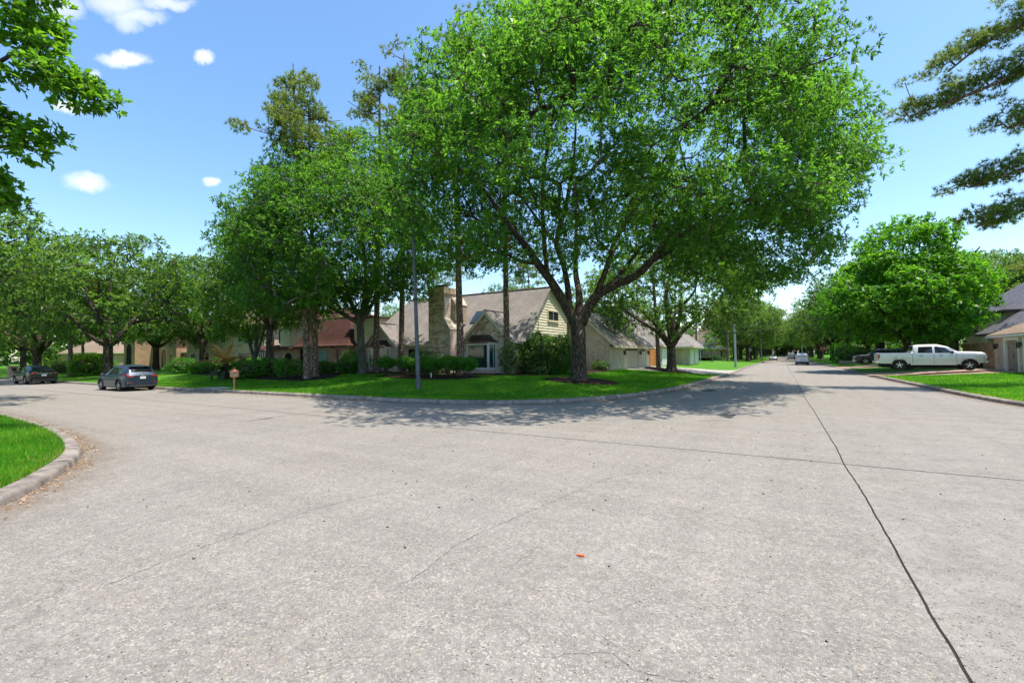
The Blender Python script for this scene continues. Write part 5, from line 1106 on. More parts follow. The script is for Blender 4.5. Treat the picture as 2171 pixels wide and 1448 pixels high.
# ---- pines
def needles(P, A, per, L, w, r):
    n = len(P); P = np.repeat(P, per, 0); A = np.repeat(A, per, 0); m = len(P); D = unit(A * .75 + unit(r.normal(size=(m, 3)))); S = unit(np.cross(D, unit(r.normal(size=(m, 3))))) * w / 2
    l = (L * r.uniform(.7, 1.15, m))[:, None]; V = np.empty((m, 3, 3)); V[:, 0] = P - S; V[:, 1] = P + S; V[:, 2] = P + D * l; return V.reshape(-1, 3), np.arange(3 * m).reshape(m, 3)
def pine(name, loc, rz, H, tr, lean, bl, R, ncl, seed, label, ntuft=26, per=15, L=.30, w=.05, Rc=.85, group=None, b0=.62, extra=None, cat='tree'):
    r = np.random.default_rng(seed); root = empty(name, loc, rz, label=label, cat=cat, group=group); b = B()
    tp = [(0, 0, -.15, tr * 1.45), (0, 0, .1, tr * 1.2), (0, 0, .5, tr * 1.02)] + [(lean[0] * t + math.sin(t * 5 + seed) * .06, lean[1] * t, .5 + (H - .5) * t, tr * (1 - .78 * t)) for t in np.linspace(.1, 1, 9)]
    limbs = [tp]; C = []
    for i in range(bl):
        z = H * r.uniform(b0, .98); t = (z - .5) / (H - .5); a = r.uniform(0, 6.28); ln = R * (1.15 - .75 * (z / H - b0) / (1 - b0)) * r.uniform(.5, 1.05); o = np.array((lean[0] * t, lean[1] * t, z)); u = np.array((math.cos(a), math.sin(a), 0))
        pts = [(*o, tr * .22), (*(o + u * ln * .35 + np.array((0, 0, ln * .02))), tr * .15), (*(o + u * ln * .7 + np.array((0, 0, ln * .1))), tr * .1), (*(o + u * ln + np.array((0, 0, ln * .25))), .03)]; limbs.append(pts)
        for k in range(max(2, int(ncl / bl))):
            f = r.uniform(.45, 1.05); C.append(o + u * ln * f + np.array((0, 0, ln * .22 * f * f)) + r.normal(0, .55, 3) * np.array((1, 1, .55)))
    C = np.array(C)
    if extra is not None:
        limbs += extra[0]; C = np.concatenate([C, extra[1]]) if len(C) else extra[1]
    branch_net(b, limbs, C, r, tip=.012, grow=.010); ob('trunk', b, M['pinebark'], root, smoothed=True)
    n = len(C); U = unit(r.normal(size=(n * ntuft, 3))); P = np.repeat(C, ntuft, 0) + U * Rc * (r.uniform(.1, 1, (n * ntuft, 1))**.6) * np.array((1, 1, .5)); A = unit(U + np.array((0, 0, .6)))
    V, F = needles(P, A, per, L, w, r); sh_ = np.clip(np.repeat(np.repeat(r.normal(.45, .12, n), ntuft) + r.normal(0, .16, n * ntuft), per), 0, 1)
    np_mesh('crown', V, F, M['pine'], root, sh_, kind='stuff'); return root
G_P = 'pines in front of the corner house'
pineE = pine('pine_tree', at(-29.9, 20.9), .3, 22.5, .25, (-1.2, 0), 14, 4.4, 50, 101, 'left one of the two reddish barked pines with slightly curved trunks', group='pair of reddish pines', b0=.74)
pineA = pine('pine_tree', at(-20.7, 27.15), 0, 27.0, .29, (-.4, 0), 15, 4.4, 54, 102, 'straight scaly pine trunk just right of the stone chimney', group=G_P, b0=.7)
dup(pineE, at(-30.75, 22.2), 2.1, (1., 1., .9), label='right one of the two reddish barked pines with slightly curved trunks', group='pair of reddish pines')
dup(pineA, at(-17.75, 29.0), 1.9, (.9, .9, .9), label='slim pine trunk at the right edge of the bay window gable', group=G_P)
dup(pineA, at(-30.3, 27.9), 3.3, (.95, .95, 1.0), label='pine trunk in front of the corner house left bay window', group=G_P)
dup(pineA, at(-28.6, 29.2), 4.6, (.9, .9, 1.06), label='pine trunk beside the dark entry door of the corner house', group=G_P)
dup(pineE, at(-11.35, 49.2), 1.0, (.9, .9, .85), label='dark straight pine trunk just left of the oak at the white driveway')
# right hand pine: trunk outside the picture, long flat boughs inside it
ex_l = []; ex_c = []
rp = np.random.default_rng(9)
for (z0_, pts_, ) in [(15.4, [(-2.2, .2, 16.3), (-4.6, .4, 15.7), (-6.6, .5, 15.2), (-7.6, .5, 15.0)]), (17.5, [(-1.6, .2, 18.6), (-3.2, .3, 18.7), (-4.6, .3, 18.0), (-5.8, .4, 17.1)]), (13.0, [(-1.6, 0, 13.6), (-2.9, .1, 13.4), (-3.6, .1, 13.3)]), (11.2, [(-1.6, 0, 11.3), (-3.4, .1, 10.9), (-5.2, .2, 10.4)]), (9.6, [(-1.6, 0, 9.4), (-3.2, .1, 8.8), (-5.0, .2, 8.2)]), (19.5, [(-1.4, 0, 20.4), (-2.8, .2, 20.6)])]:
    P = [(0, 0, z0_)] + pts_; ex_l.append([(*p, .12 * (1 - i / len(P)) + .02) for i, p in enumerate(P)])
    Q = catmull3([(*p, 0) for p in P], .3)
    for q in Q[len(Q) // 4:]:
        for _ in range(4): ex_c.append(np.array(q[:3]) + rp.normal(0, .62, 3) * np.array((1, 1, .5)) + np.array((0, 0, .35)))
pine('pine_tree', at(14.1, 34.3), .12, 23.0, .34, (0, 0), 8, 3.2, 24, 103, 'pine at the right edge whose long flat boughs reach into the sky', ntuft=15, per=18, L=.27, w=.026, Rc=.5, b0=.8, extra=(ex_l, np.array(ex_c)))

# ---- street trees and background trees: copies
LEFT_OAKS = [(oakB, -71, 27.5, 1.1, 1.0, 'oak with leaning dark trunk right of the slate blue car'), (oakA, -78, 18.0, 2.2, 1.05, 'oak beyond the black car at the far left'), (oakC, -64.5, 30.0, .3, .95, 'straight brown trunked tree in front of the pale house'),
             (oakB, -95, 20.5, 3.0, 1.0, 'oak further along the left street lawn'), (oakA, -112, 18.5, .6, 1.1, 'oak far along the left street lawn'), (oakA, -34.5, 2.6, 4.1, .84, 'dark oak overhanging the left street from the near side'), (oakB, -62, -1.5, 1.7, 1.1, 'second oak overhanging the left street from the near side'),
             (oakC, -84, -1, 2.2, 1.1, 'third oak on the near side of the left street'), (oakB, -130, 20, .9, 1.15, 'oak closing the left street on the house side'), (oakA, -112, 1.0, 2.9, 1.15, 'fourth oak on the near side of the left street'), (oakC, -150, 9, 0.2, 1.3, 'leafy oak closing the far end of the left street')]
for src, x, y, a, s, lb in LEFT_OAKS: dup(src, at(x, y), a, s, label=lb, group='oaks along the left street')
dup(pineA, at(-66, 17.8), 1.2, (.8, .8, .5), label='pine trunk between the broad oak and the black car')
dup(pineE, at(-84, 24), 2.2, (.8, .8, .6), label='pine behind the black car near the brick mailbox')
LBL_L = 'leafy tree lining the left side of the far right hand road'; LBL_R = 'leafy tree lining the right side of the far right hand road'
rt = random.Random(4)
for k, (x, y) in enumerate([(-6.6, 109), (-9.0, 124), (-7.2, 128), (-6.8, 142), (-7.4, 160), (-6.6, 178), (-7.2, 198), (-6.5, 220), (-11, 132), (-12, 152), (-13, 180)]):
    dup((oakB, oakA, oakC)[k % 3], at(x, y), rt.uniform(0, 6), rt.uniform(.95, 1.15), label=LBL_L, group='trees lining the left side of the far road')
for k, (x, y) in enumerate([(13, 92), (10.5, 110), (9.2, 122), (8.2, 138), (8.6, 156), (8.0, 176), (8.2, 198), (7.6, 222), (14, 96), (15, 118), (14, 146), (16, 80)]):
    dup((oakA, oakC, oakB)[k % 3], at(x, y), rt.uniform(0, 6), rt.uniform(.95, 1.2), label=LBL_R, group='trees lining the right side of the far road')
for k, (x, y) in enumerate([(-3, 252), (3, 258), (9, 250), (-9, 248), (0, 285), (6, 290), (-6, 283)]):
    dup((oakB, oakA)[k % 2], (x, y, 0.0), rt.uniform(0, 6), rt.uniform(1.2, 1.5), label='dark tree closing the end of the right hand road', group='trees closing the end of the right hand road')
for k, (x, y, s) in enumerate([(-13, 84.5, .72), (-8.6, 104, .8), (-9.4, 99, .75), (-19, 97, .8), (-24, 88, .85)]):
    dup(pineA, at(x, y), rt.uniform(0, 6), s, label='tall pine in front of the far brown house', group='pines by the far brown house')
for k, (x, y) in enumerate([(-22, 50), (-30, 52), (-40, 50), (-52, 52), (-66, 54), (-80, 56), (-96, 58), (-26, 64), (-36, 70), (-48, 66), (-30, 86), (-28, 104), (-34, 122), (-26, 140), (-112, 52), (-130, 44), (-22, 76), (-60, 78)]):
    dup((oakC, oakB, oakA)[k % 3], at(x, y), rt.uniform(0, 6), rt.uniform(.62, .85), label='tree showing above the roofs behind the houses', group='trees behind the houses')
for k, (x, y, s) in enumerate([(-25, 47, .62), (-33, 60, .7), (-20, 58, .55), (-45, 60, .8), (-38, 46, .62)]):
    dup(pineE, at(x, y), rt.uniform(0, 6), s, label='small distant pine showing above the roofs', group='pines behind the houses')
for k, (x, y, s) in enumerate([(20, 84, 1.1), (27, 88, 1.1), (36, 80, 1.1), (22, 104, 1.2), (34, 62, 1.0), (14.5, 70, .62)]):
    dup((oakA, oakB, oakC)[k % 3], at(x, y), rt.uniform(0, 6), s, label='tree behind the right hand houses', group='trees behind the right hand houses')
ced = dup(pineA, at(19.8, 54.5), 2.2, (.9, .9, .42), label='dark feathery conifer at the right edge beside the slate roof')
# young thin tree with tan leaves near the far brown house
ry = np.random.default_rng(14); CY = sample_env([(0, 0, 3.8, 1.7, 1.7, 2.2)], 34, .5, ry, .3)
tree('young_tree', at(-11.2, 90.0), 0, [trunk_flare(0, 0, 0, .1, 2.6)], CY, .55, 9, 5, .2, .1, 'lime', 'greybark', 15, 'young thin tree with pale trunk in front of the far brown house', cat='tree')

# far-off woods that close the view between and beyond the street trees
wr = np.random.default_rng(77); Wp = []
def woods(x0, y0, x1, y1, n, h, depth):
    t = wr.random(n); d = np.array((x1 - x0, y1 - y0)); nn = np.array((-d[1], d[0])) / np.linalg.norm(d); top = h * (.62 + .2 * np.sin(t * 37 + 1) + .12 * np.sin(t * 91) + .1 * np.sin(t * 173))
    o = wr.uniform(-1, 1, n) * depth; Wp.append(np.stack([x0 + d[0] * t + nn[0] * o, y0 + d[1] * t + nn[1] * o, top * (wr.random(n)**.75)], 1))
woods(-250, -60, -235, 60, 2600, 17, 6); woods(-235, 60, -120, 95, 2600, 15, 6); woods(-120, 95, -40, 130, 2400, 15, 6); woods(-40, 130, -22, 290, 2400, 16, 5); woods(-24, 305, 30, 305, 3600, 18, 6); woods(-185, -50, -175, 75, 3000, 15, 5); woods(24, 300, 30, 110, 2400, 16, 5); woods(30, 110, 90, 60, 1800, 15, 5)
Wp = np.concatenate(Wp); a = rosette_leaves(Wp, unit(wr.normal(size=(len(Wp), 3)) + np.array((0, 0, .6))), 6, 1.15, .6, wr)
leaves('treeline', *a, np.clip(np.repeat(wr.normal(.35, .2, len(Wp)), 6), 0, 1), M['oak2'], None, kind='stuff', label='far off woods behind the houses and at the street ends')
# ------------------------------------------------------------------ shrubs
def shrub(name, loc, rx, ry, rz, zc, label, leafm='hedge', n=900, per=6, L=.10, Wd=.05, stems=0, seed=0, group=None, cat='shrub', lump=.16, stem_h=.0, upb=.3):
    r = np.random.default_rng(seed); root = empty(name, loc, r.uniform(0, 6.28) if rx == ry else 0, label=label, cat=cat, group=group); U = unit(r.normal(size=(n, 3))); ph = r.uniform(0, 6, 6)
    f = 1 + lump * (np.sin(U[:, 0] * 4 + ph[0]) * np.sin(U[:, 1] * 4 + ph[1]) + .6 * np.sin(U[:, 2] * 6 + ph[2]) * np.sin(U[:, 0] * 7 + ph[3])) + r.normal(0, .05, n)
    P = U * f[:, None] * np.array((rx, ry, rz)) * (r.uniform(.6, 1, (n, 1))**.25) + np.array((0, 0, zc)); P[:, 2] = np.maximum(P[:, 2], .03)
    A = unit(U + np.array((0, 0, upb)) + r.normal(0, .3, (n, 3))); a = rosette_leaves(P, A, per, L, Wd, r); s = np.clip(np.repeat(r.normal(.45, .2, n), per) + r.normal(0, .1, n * per), 0, 1)
    leaves('crown', *a, s, M[leafm], root, kind='stuff')
    b = B()
    for i in range(max(stems, 1)):
        ang = r.uniform(0, 6.28); o = .16 * rx if stems > 1 else 0.; q = np.array((math.cos(ang), math.sin(ang), 0)); b.tube([q * o * .6 + (0, 0, -.05), q * o + np.array((0, 0, zc * .5)) + r.normal(0, .03, 3), q * o * 2.2 + np.array((0, 0, zc))], [.045, .035, .02], 5)
    b.lathe([(rx * .3, zc - rz * .5), (rx * .62, zc - rz * .25), (rx * .66, zc + rz * .2), (rx * .3, zc + rz * .5)], 9)
    ob('stem', b, M['oakbark'], root, smoothed=True); return root
sh1 = shrub('topiary_shrub', at(-25.5, 24.4), .66, .62, .38, 1.0, 'clipped topiary shrub at the left end of the row of eight', n=1500, L=.09, stems=4, seed=1, group='clipped topiary shrubs', lump=.1)
sh2 = shrub('topiary_shrub', at(-17.75, 24.1), .62, .58, .40, .92, 'round clipped topiary shrub on a single stem at the right end of the row', n=1400, L=.085, stems=1, seed=2, group='clipped topiary shrubs', lump=.08)
for i, (x, y, s, lb) in enumerate([(-24.1, 24.9, 1.0, 'second clipped topiary shrub from the left in the row'), (-22.95, 25.1, .95, 'clipped topiary shrub just left of the grey light pole'), (-21.9, 24.6, 1.02, 'clipped topiary shrub just right of the grey light pole'), (-20.9, 24.4, .95, 'clipped topiary shrub in the middle of the row right of the light pole'),
                               (-19.9, 24.7, 1.0, 'third clipped topiary shrub from the right end of the row'), (-18.85, 24.0, 1.04, 'second clipped topiary shrub from the right end of the row')]):
    dup((sh1, sh2)[i % 2], at(x, y), i * 1.3, s, label=lb, group='clipped topiary shrubs')
shrub('variegated_shrub', at(-24.3, 27.3), 1.35, 1.0, .95, .95, 'pale variegated shrub at the foot of the stone chimney', 'pale', 1100, 6, .14, .05, 3, 11, lump=.25)
shrub('flowering_shrub', at(-15.3, 30.6), 2.1, 1.7, 1.55, 1.35, 'large loose green shrub against the siding gable wall', 'bush', 3000, 7, .17, .07, 4, 12, lump=.22)
shrub('flowering_shrub', at(-17.0, 28.3), .75, .7, 1.15, 1.2, 'pale green shrub between the bay window and the slim pine', 'pale', 800, 6, .16, .05, 2, 13, lump=.25)
shrub('flowering_shrub', at(-14.9, 33.2), 1.0, .9, .8, .75, 'small bluish shrub behind the big oak trunk', 'bush', 700, 6, .14, .05, 2, 14, lump=.3)
shrub('low_plant', at(-14.3, 30.2), .6, .5, .35, .3, 'low yellow green plant under the large loose shrub', 'lime', 420, 6, .14, .05, 1, 15, lump=.3)
shrub('low_plant', at(-13.9, 38.6), .7, .5, .45, .4, 'low spiky bush against the brick garage gable', 'bush', 500, 6, .2, .03, 1, 16, lump=.3)
LS = [(-32.3, 21.0, 1.05, .95, .62, .85, 'hedge', 'rounded clipped shrub just left of the two reddish pines'), (-36.6, 20.4, 1.2, 1.2, .75, .75, 'hedge', 'dark green mounded shrub right of the salmon mailbox'), (-37.4, 22.6, 1.0, 1., .75, .7, 'hedge', 'dark green shrub at the foot of the dark trunked oak'),
      (-31.9, 26.1, .95, .9, .62, .7, 'hedge', 'dark rounded shrub in front of the red brick wall'), (-32.6, 27.6, .9, .9, .7, .7, 'hedge', 'dark shrub left of the smooth grey trunk'), (-34.9, 29.0, .8, .8, 1., 1., 'bush', 'upright green shrub beside the mansard house corner'),
      (-33.5, 25.2, .9, .7, .5, .5, 'bush', 'strappy green plant below the pale arched window'), (-52.5, 22.6, 1.2, 1.2, .8, .75, 'hedge', 'dark mounded shrub left of the yellow green strappy plant'), (-49.5, 23.0, 1.1, 1., .55, .5, 'lime', 'yellow green strappy plant left of the sago palm'),
      (-64.5, 18.7, 1.4, 1.4, 1.35, 1.0, 'lime', 'feathery yellow green bush left of the broad oak trunk'), (-74, 22, 1.6, 1.5, 1.2, 1., 'hedge', 'green bush behind the black car'), (-80, 21, 2, 1.6, .8, .7, 'bush', 'low bush at the far left behind the brick mailbox'), (-60.5, 30.2, 1.3, 1., .8, .7, 'hedge', 'dark shrub by the pale house wall'),
      (-57, 30, 1.3, 1., .7, .6, 'bush', 'green shrub by the pale house corner'), (-50.5, 28.8, 1.2, .9, .8, .75, 'hedge', 'dark shrub under the neighbour bay window'), (-46.5, 28, 1.1, .9, .7, .65, 'hedge', 'dark shrub below the arched doorway'), (-88.5, 27.5, 2, 1.5, .9, .8, 'hedge', 'dark shrub in front of the arched tower'),
      (9.6, 86.6, 1.7, 1.3, 1.3, 1.2, 'bush', 'green bush above the brick planter'), (8.0, 88.5, 1.5, 1.3, 1.8, 1.6, 'hedge', 'dark upright bush left of the brick planter'), (-15.5, 101, 4.5, .6, .5, .5, 'hedge', 'clipped low hedge under the far brown house window'), (12.9, 58.9, 1., .9, 1.4, 1.3, 'bush', 'green shrub behind the pickup cab')]
for i, (x, y, a, b_, c, zc, lm, lb) in enumerate(LS): shrub('shrub', at(x, y), a, b_, c, zc, lb, lm, int(620 * a * max(c, .7) + 200), 6, .13 if lm == 'hedge' else .18, .055, 1, 100 + i, lump=.18)
dup(sh1, at(-44.2, 24.0), .5, (1.15, 1.15, .9), label='clipped dark shrub at the foot of the light green tree')

# sago palm
def frond_mesh(name, L, rise, droop, mat):
    b = B(); n = 26; P = []
    for i in range(n + 1): t = i / n; P.append(Vector((L * (t - .12 * t * t), 0, rise * t - droop * t * t)))
    b.tube(P[::3], [.018 * (1 - .8 * i / (len(P[::3]) - 1)) for i in range(len(P[::3]))], 4)
    for i in range(3, n):
        t = i / n; p = P[i]; d = (P[i + 1] - P[i - 1]).normalized(); ln = .26 * math.sin(math.pi * min(1, t * .9 + .12)) + .05; up = Vector((-d.z, 0, d.x))
        for s in (-1, 1):
            tip = p + Vector((0, s, 0)) * ln * .85 + d * ln * .5 + up * ln * .22; b.add([p - d * .05, p + d * .05, tip], [(0, 1, 2)] if s > 0 else [(1, 0, 2)])
    me = bpy.data.meshes.new(name); me.from_pydata(b.v, [], b.f); me.materials.append(M[mat]); return me
sg = empty('sago_palm', at(-38.0, 19.4), label='sago palm with tan golden upper fronds beside the salmon mailbox', cat='palm')
ob('trunk', B().lathe([(.3, -.1), (.34, .2), (.28, .7), (.26, 1.1), (.15, 1.3)], 12), M['oakbark'], sg, smoothed=40)
ft = frond_mesh('frond', 2.4, 1.3, 1.1, 'frondtan'); fg = frond_mesh('frond', 1.7, .5, 1.25, 'frondgreen')
rs = random.Random(8)
for i in range(54):
    t = i / 54; top = i < 36; o = link('frond', ft if top else fg, sg); o.location = (0, 0, 1.2 if top else .95); o.rotation_euler = (0, -rs.uniform(-.25, .75) if top else rs.uniform(-.2, .5), i * 2.4 + rs.uniform(-.2, .2)); s = rs.uniform(.8, 1.1); o.scale = (s, s, s)
# ------------------------------------------------------------------ vehicles (local: x from rear 0 to front L, y left, z up)
class Car:
    ROWS = 9
    def __init__(s, xs, zb, zbelt, zroof, w, wr, arches, hollow=None, crown=.03):
        s.xs = xs; s.t = dict(zb=zb, zbelt=zbelt, zroof=zroof, w=w, wr=wr); s.ar = arches; s.L = xs[-1]; s.hollow = hollow; s.crown = crown
    def g(s, k, x): return float(np.interp(x, s.xs, s.t[k]))
    def zbot(s, x):
        z = s.g('zb', x)
        for (xc, zc, R) in s.ar:
            if abs(x - xc) < R: z = max(z, zc + math.sqrt(R * R - (x - xc)**2))
        return z
    def row(s, x):
        zb, zt, zr, w, wr = s.zbot(x), s.g('zbelt', x), s.g('zroof', x), s.g('w', x) / 2, s.g('wr', x) / 2
        z0 = s.g('zb', x); mid = max(zb + .02, z0 + (zt - z0) * .5); hi = max(mid + .01, z0 + (zt - z0) * .86); zt = max(zt, hi + .01)
        if s.hollow and s.hollow[0] < x < s.hollow[1]:
            fl = s.hollow[2]; return [(w * .85, zb), (w * .98, zb + .02), (w, mid), (w * .995, hi), (w * .98, zt), (w * .92, zt + .005), (w * .9, fl), (w * .45, fl), (0, fl)]
        return [(w * .85, zb), (w * .975, zb + .02), (w, mid), (w * .99, hi), (w * .955, zt), (wr, zt + (zr - zt) * .86), (wr * .9, zt + (zr - zt) * .975), (wr * .5, zr + s.crown * .6), (0, zr + s.crown)]
    def side(s, x, t):
        "point on the glasshouse side, t 0 belt .. 1 roof edge"
        r = s.row(x); a, b = r[4], r[5]; return Vector((x, a[0] + (b[0] - a[0]) * t, a[1] + (b[1] - a[1]) * t))
    def top(s, x, u):
        r = s.row(x)[5:]; ys = [p[0] for p in r][::-1]; zs = [p[1] for p in r][::-1]; y = abs(u) * r[0][0]; return Vector((x, math.copysign(y, u) if u else 0, float(np.interp(y, ys, zs))))
    def body(s, n=70):
        X = set(np.linspace(0, s.L, n)); X |= set(s.xs)
        for (xc, zc, R) in s.ar: X |= set(np.clip(xc + R * np.cos(np.linspace(0, math.pi, 15)), 0, s.L)) | {xc - R - .004, xc + R + .004}
        if s.hollow: X |= {s.hollow[0] + .001, s.hollow[1] - .001, s.hollow[0], s.hollow[1]}
        X = sorted(X); G = []
        for x in X:
            r = s.row(x); G.append([(x, y, z) for y, z in r] + [(x, -y, z) for y, z in r[-2::-1]])
        b = B().grid([g_[::-1] for g_ in G]); m = len(G[0]); b.f.append(tuple(range(m))); b.f.append(tuple((len(G) - 1) * m + i for i in range(m - 1, -1, -1))); return b
    def side_glass(s, xr0, xf0, xr1, xf1, t0, t1, sg, n=8, o=.008):
        rows = []
        for t in np.linspace(t0, t1, 4):
            f = (t - t0) / (t1 - t0); a, c = xr0 + (xr1 - xr0) * f, xf0 + (xf1 - xf0) * f; row = []
            for i in range(n + 1):
                p = s.side(a + (c - a) * i / n, t); row.append((p.x, sg * (p.y + o), p.z + .001))
            rows.append(row if sg < 0 else row[::-1])
        return B().grid(rows)
    def top_glass(s, x0, x1, u=.92, n=6, o=.01):
        sgn = 1 if s.top((x0 + x1) / 2, 0).z else 1; rows = []
        for i in range(n + 1):
            x = x0 + (x1 - x0) * i / n; e = .01; d = (s.top(min(x + e, s.L), 0).z - s.top(max(x - e, 0), 0).z) / (2 * e); nn = Vector((-d, 0, 1)).normalized()
            rows.append([tuple(s.top(x, v) + nn * o) for v in np.linspace(-u, u, 9)])
        return B().grid([r[::-1] for r in rows] if False else rows)
def wheel(root, x, y, r, w, spokes=5, rimr=.66):
    e = empty('wheel', (x, y, r), 0, root); s = 1 if y > 0 else -1
    b = B().lathe([(r * rimr, -w / 2), (r * .93, -w / 2), (r, -w * .36), (r, w * .36), (r * .93, w / 2), (r * rimr, w / 2), (r * rimr, -w / 2)], 24, axis='Y', caps=False); ob('tyre', b, M['rubber'], e, smoothed=35)
    b = B().lathe([(r * rimr, 0), (r * rimr, s * w * .42), (r * rimr * .93, s * w * .46), (r * rimr * .9, s * w * .3), (r * rimr * .88, s * w * .05)], 24, axis='Y', caps=False); b.lathe([(.001, s * w * .36), (r * .15, s * w * .36), (r * .17, s * w * .25)], 12, axis='Y', caps=False)
    for k in range(spokes):
        a = 2 * math.pi * k / spokes + .3; u = Vector((math.cos(a), 0, math.sin(a))); v = Vector((-u.z, 0, u.x)); b.obox(u * r * rimr * .53 + Vector((0, s * w * .31, 0)), u * r * rimr * .42, v * r * .075, (0, .022, 0))
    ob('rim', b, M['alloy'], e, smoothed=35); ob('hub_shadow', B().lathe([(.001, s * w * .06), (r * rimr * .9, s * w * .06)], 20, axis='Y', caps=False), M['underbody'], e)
def patch(root, name, mat, b, **k): return ob(name, b, M[mat], root, **k)
def finish_car(root, c, pm, tyre, wy, spokes=5, rimr=.66, wid=.23):
    body = ob('body', c.body(), M[pm], root, smoothed=28)
    wm = c.g('w', c.L / 2); ob('underbody', B().box(.25, c.L - .25, -wm / 2 + .12, wm / 2 - .12, .2, min(.75, c.g('zbelt', c.L / 2) - .2)), M['underbody'], root)
    for (xc, zc, R) in c.ar:
        for s in (1, -1): wheel(root, xc, s * wy, tyre, wid, spokes, rimr)
        for s in (1, -1):   # dark arch liner and lip
            pts = [(xc + (R + .0) * math.cos(a), s * (c.g('w', xc) / 2 * 1.002), zc + R * math.sin(a)) for a in np.linspace(.05, math.pi - .05, 14)]; ob('arch_trim', B().tube(pts, .022, 5), M[pm if pm == 'silver' else 'plasticgrey'], root, smoothed=True)
    return body
def mirror_part(root, x, y, z, pm):
    for s in (1, -1): ob('mirror', B().obox((x, s * (y + .12), z), (.055, 0, 0), (0, .11, 0), (0, 0, .08)).obox((x, s * (y + .01), z - .03), (.03, 0, 0), (0, .05, 0), (0, 0, .025)), M[pm], root, bevel=.03, smoothed=40)
def suv(name, loc, rz, label, pm, kind='soft', group=None):
    root = empty(name, loc, rz, label=label, cat='car', group=group)
    if kind == 'murano':
        c = Car([0, .06, .16, .42, .75, 1.3, 2.2, 2.75, 3.35, 3.6, 4.3, 4.7, 4.88], [.42, .33, .27, .26, .25, .25, .25, .25, .25, .25, .26, .3, .42], [.92, .99, 1.06, 1.1, 1.09, 1.05, 1.0, .98, .97, .97, .9, .8, .62],
                [1.0, 1.06, 1.16, 1.50, 1.60, 1.665, 1.68, 1.58, 1.22, 1.04, .98, .86, .66], [1.55, 1.66, 1.78, 1.88, 1.91, 1.91, 1.90, 1.90, 1.90, 1.90, 1.86, 1.7, 1.4], [1.3, 1.34, 1.36, 1.28, 1.25, 1.25, 1.3, 1.34, 1.48, 1.66, 1.66, 1.5, 1.2], [(1.02, .37, .44), (3.85, .37, .44)]); wy = .83; ty = .37
        gl = [(.62, 1.3, 1.15, 1.35), (1.36, 2.15, 1.42, 2.2), (2.22, 3.35, 2.27, 2.78)]; rg = (.19, .41); ws = (2.82, 3.4)
    elif kind == 'coupe':
        c = Car([0, .06, .2, .5, .95, 1.5, 2.2, 2.8, 3.5, 3.75, 4.4, 4.68, 4.78], [.42, .33, .26, .24, .23, .23, .23, .23, .23, .23, .24, .3, .42], [.95, 1.02, 1.08, 1.09, 1.07, 1.02, .98, .96, .95, .95, .85, .72, .58],
                [1.02, 1.08, 1.14, 1.30, 1.48, 1.59, 1.61, 1.52, 1.14, 1.0, .92, .76, .6], [1.6, 1.7, 1.82, 1.9, 1.92, 1.92, 1.91, 1.91, 1.9, 1.9, 1.84, 1.66, 1.4], [1.35, 1.38, 1.36, 1.28, 1.22, 1.22, 1.28, 1.32, 1.5, 1.66, 1.64, 1.46, 1.2], [(.98, .36, .42), (3.85, .36, .42)]); wy = .84; ty = .36
        gl = [(.85, 1.45, 1.3, 1.5), (1.5, 2.25, 1.55, 2.3), (2.32, 3.4, 2.36, 2.85)]; rg = (.22, .9); ws = (2.9, 3.5)
    elif kind == 'big':
        c = Car([0, .05, .2, .5, 1.2, 2.4, 3.1, 3.65, 3.8, 4.8, 5.1, 5.2], [.5, .42, .38, .36, .36, .36, .36, .36, .36, .38, .42, .5], [1.12, 1.14, 1.15, 1.15, 1.15, 1.14, 1.13, 1.13, 1.13, 1.06, .95, .85],
                [1.3, 1.6, 1.82, 1.88, 1.9, 1.9, 1.85, 1.42, 1.2, 1.12, 1.0, .88], [1.85, 1.95, 2.0, 2.02, 2.03, 2.03, 2.02, 2.02, 2.02, 1.98, 1.9, 1.8], [1.5, 1.5, 1.52, 1.54, 1.55, 1.55, 1.55, 1.68, 1.78, 1.76, 1.7, 1.6], [(1.15, .42, .5), (4.15, .42, .5)]); wy = .87; ty = .41
        gl = [(.3, 1.2, .42, 1.2), (1.27, 2.2, 1.27, 2.2), (2.28, 3.45, 2.28, 3.1)]; rg = (.07, .19); ws = (3.14, 3.66)
    else:  # sedan-like
        c = Car([0, .08, .3, .8, 1.3, 2.0, 2.7, 3.4, 3.65, 4.4, 4.6], [.42, .32, .25, .24, .23, .23, .23, .23, .23, .28, .4], [.8, .92, .98, .98, .96, .93, .92, .92, .92, .78, .62], [.84, .98, 1.04, 1.1, 1.42, 1.47, 1.42, 1.08, .98, .84, .66],
                [1.5, 1.65, 1.75, 1.8, 1.82, 1.82, 1.82, 1.82, 1.82, 1.7, 1.4], [1.3, 1.4, 1.42, 1.3, 1.15, 1.18, 1.25, 1.45, 1.58, 1.5, 1.2], [(.95, .33, .39), (3.65, .33, .39)]); wy = .79; ty = .33
        gl = [(1.0, 1.9, 1.25, 1.92), (2.0, 3.3, 2.02, 2.75)]; rg = (.85, 1.25); ws = (2.78, 3.38)
    finish_car(root, c, pm, ty, wy)
    for s in (1, -1):
        for g_ in gl: patch(root, 'side_window', 'carglass', c.side_glass(*g_, .1, .9, s), smoothed=True)
        for g_ in gl[-2:]: x = g_[0] + .12; w_ = c.g('w', x) / 2; ob('door_handle', B().obox((x + .05, s * (w_ * .995 + .012), c.g('zbelt', x) - .1), (.09, 0, 0), (0, .014, 0), (0, 0, .016)), M[pm], root, bevel=.006)
    patch(root, 'rear_window', 'carglass', c.top_glass(rg[0], rg[1], .86), smoothed=True); patch(root, 'windscreen', 'carglass', c.top_glass(ws[0], ws[1], .93), smoothed=True)
    mirror_part(root, ws[1] - .28, c.g('w', ws[1]) / 2 - .02, c.g('zbelt', ws[1]) + .09, pm)
    zb = c.g('zbelt', 0.02)
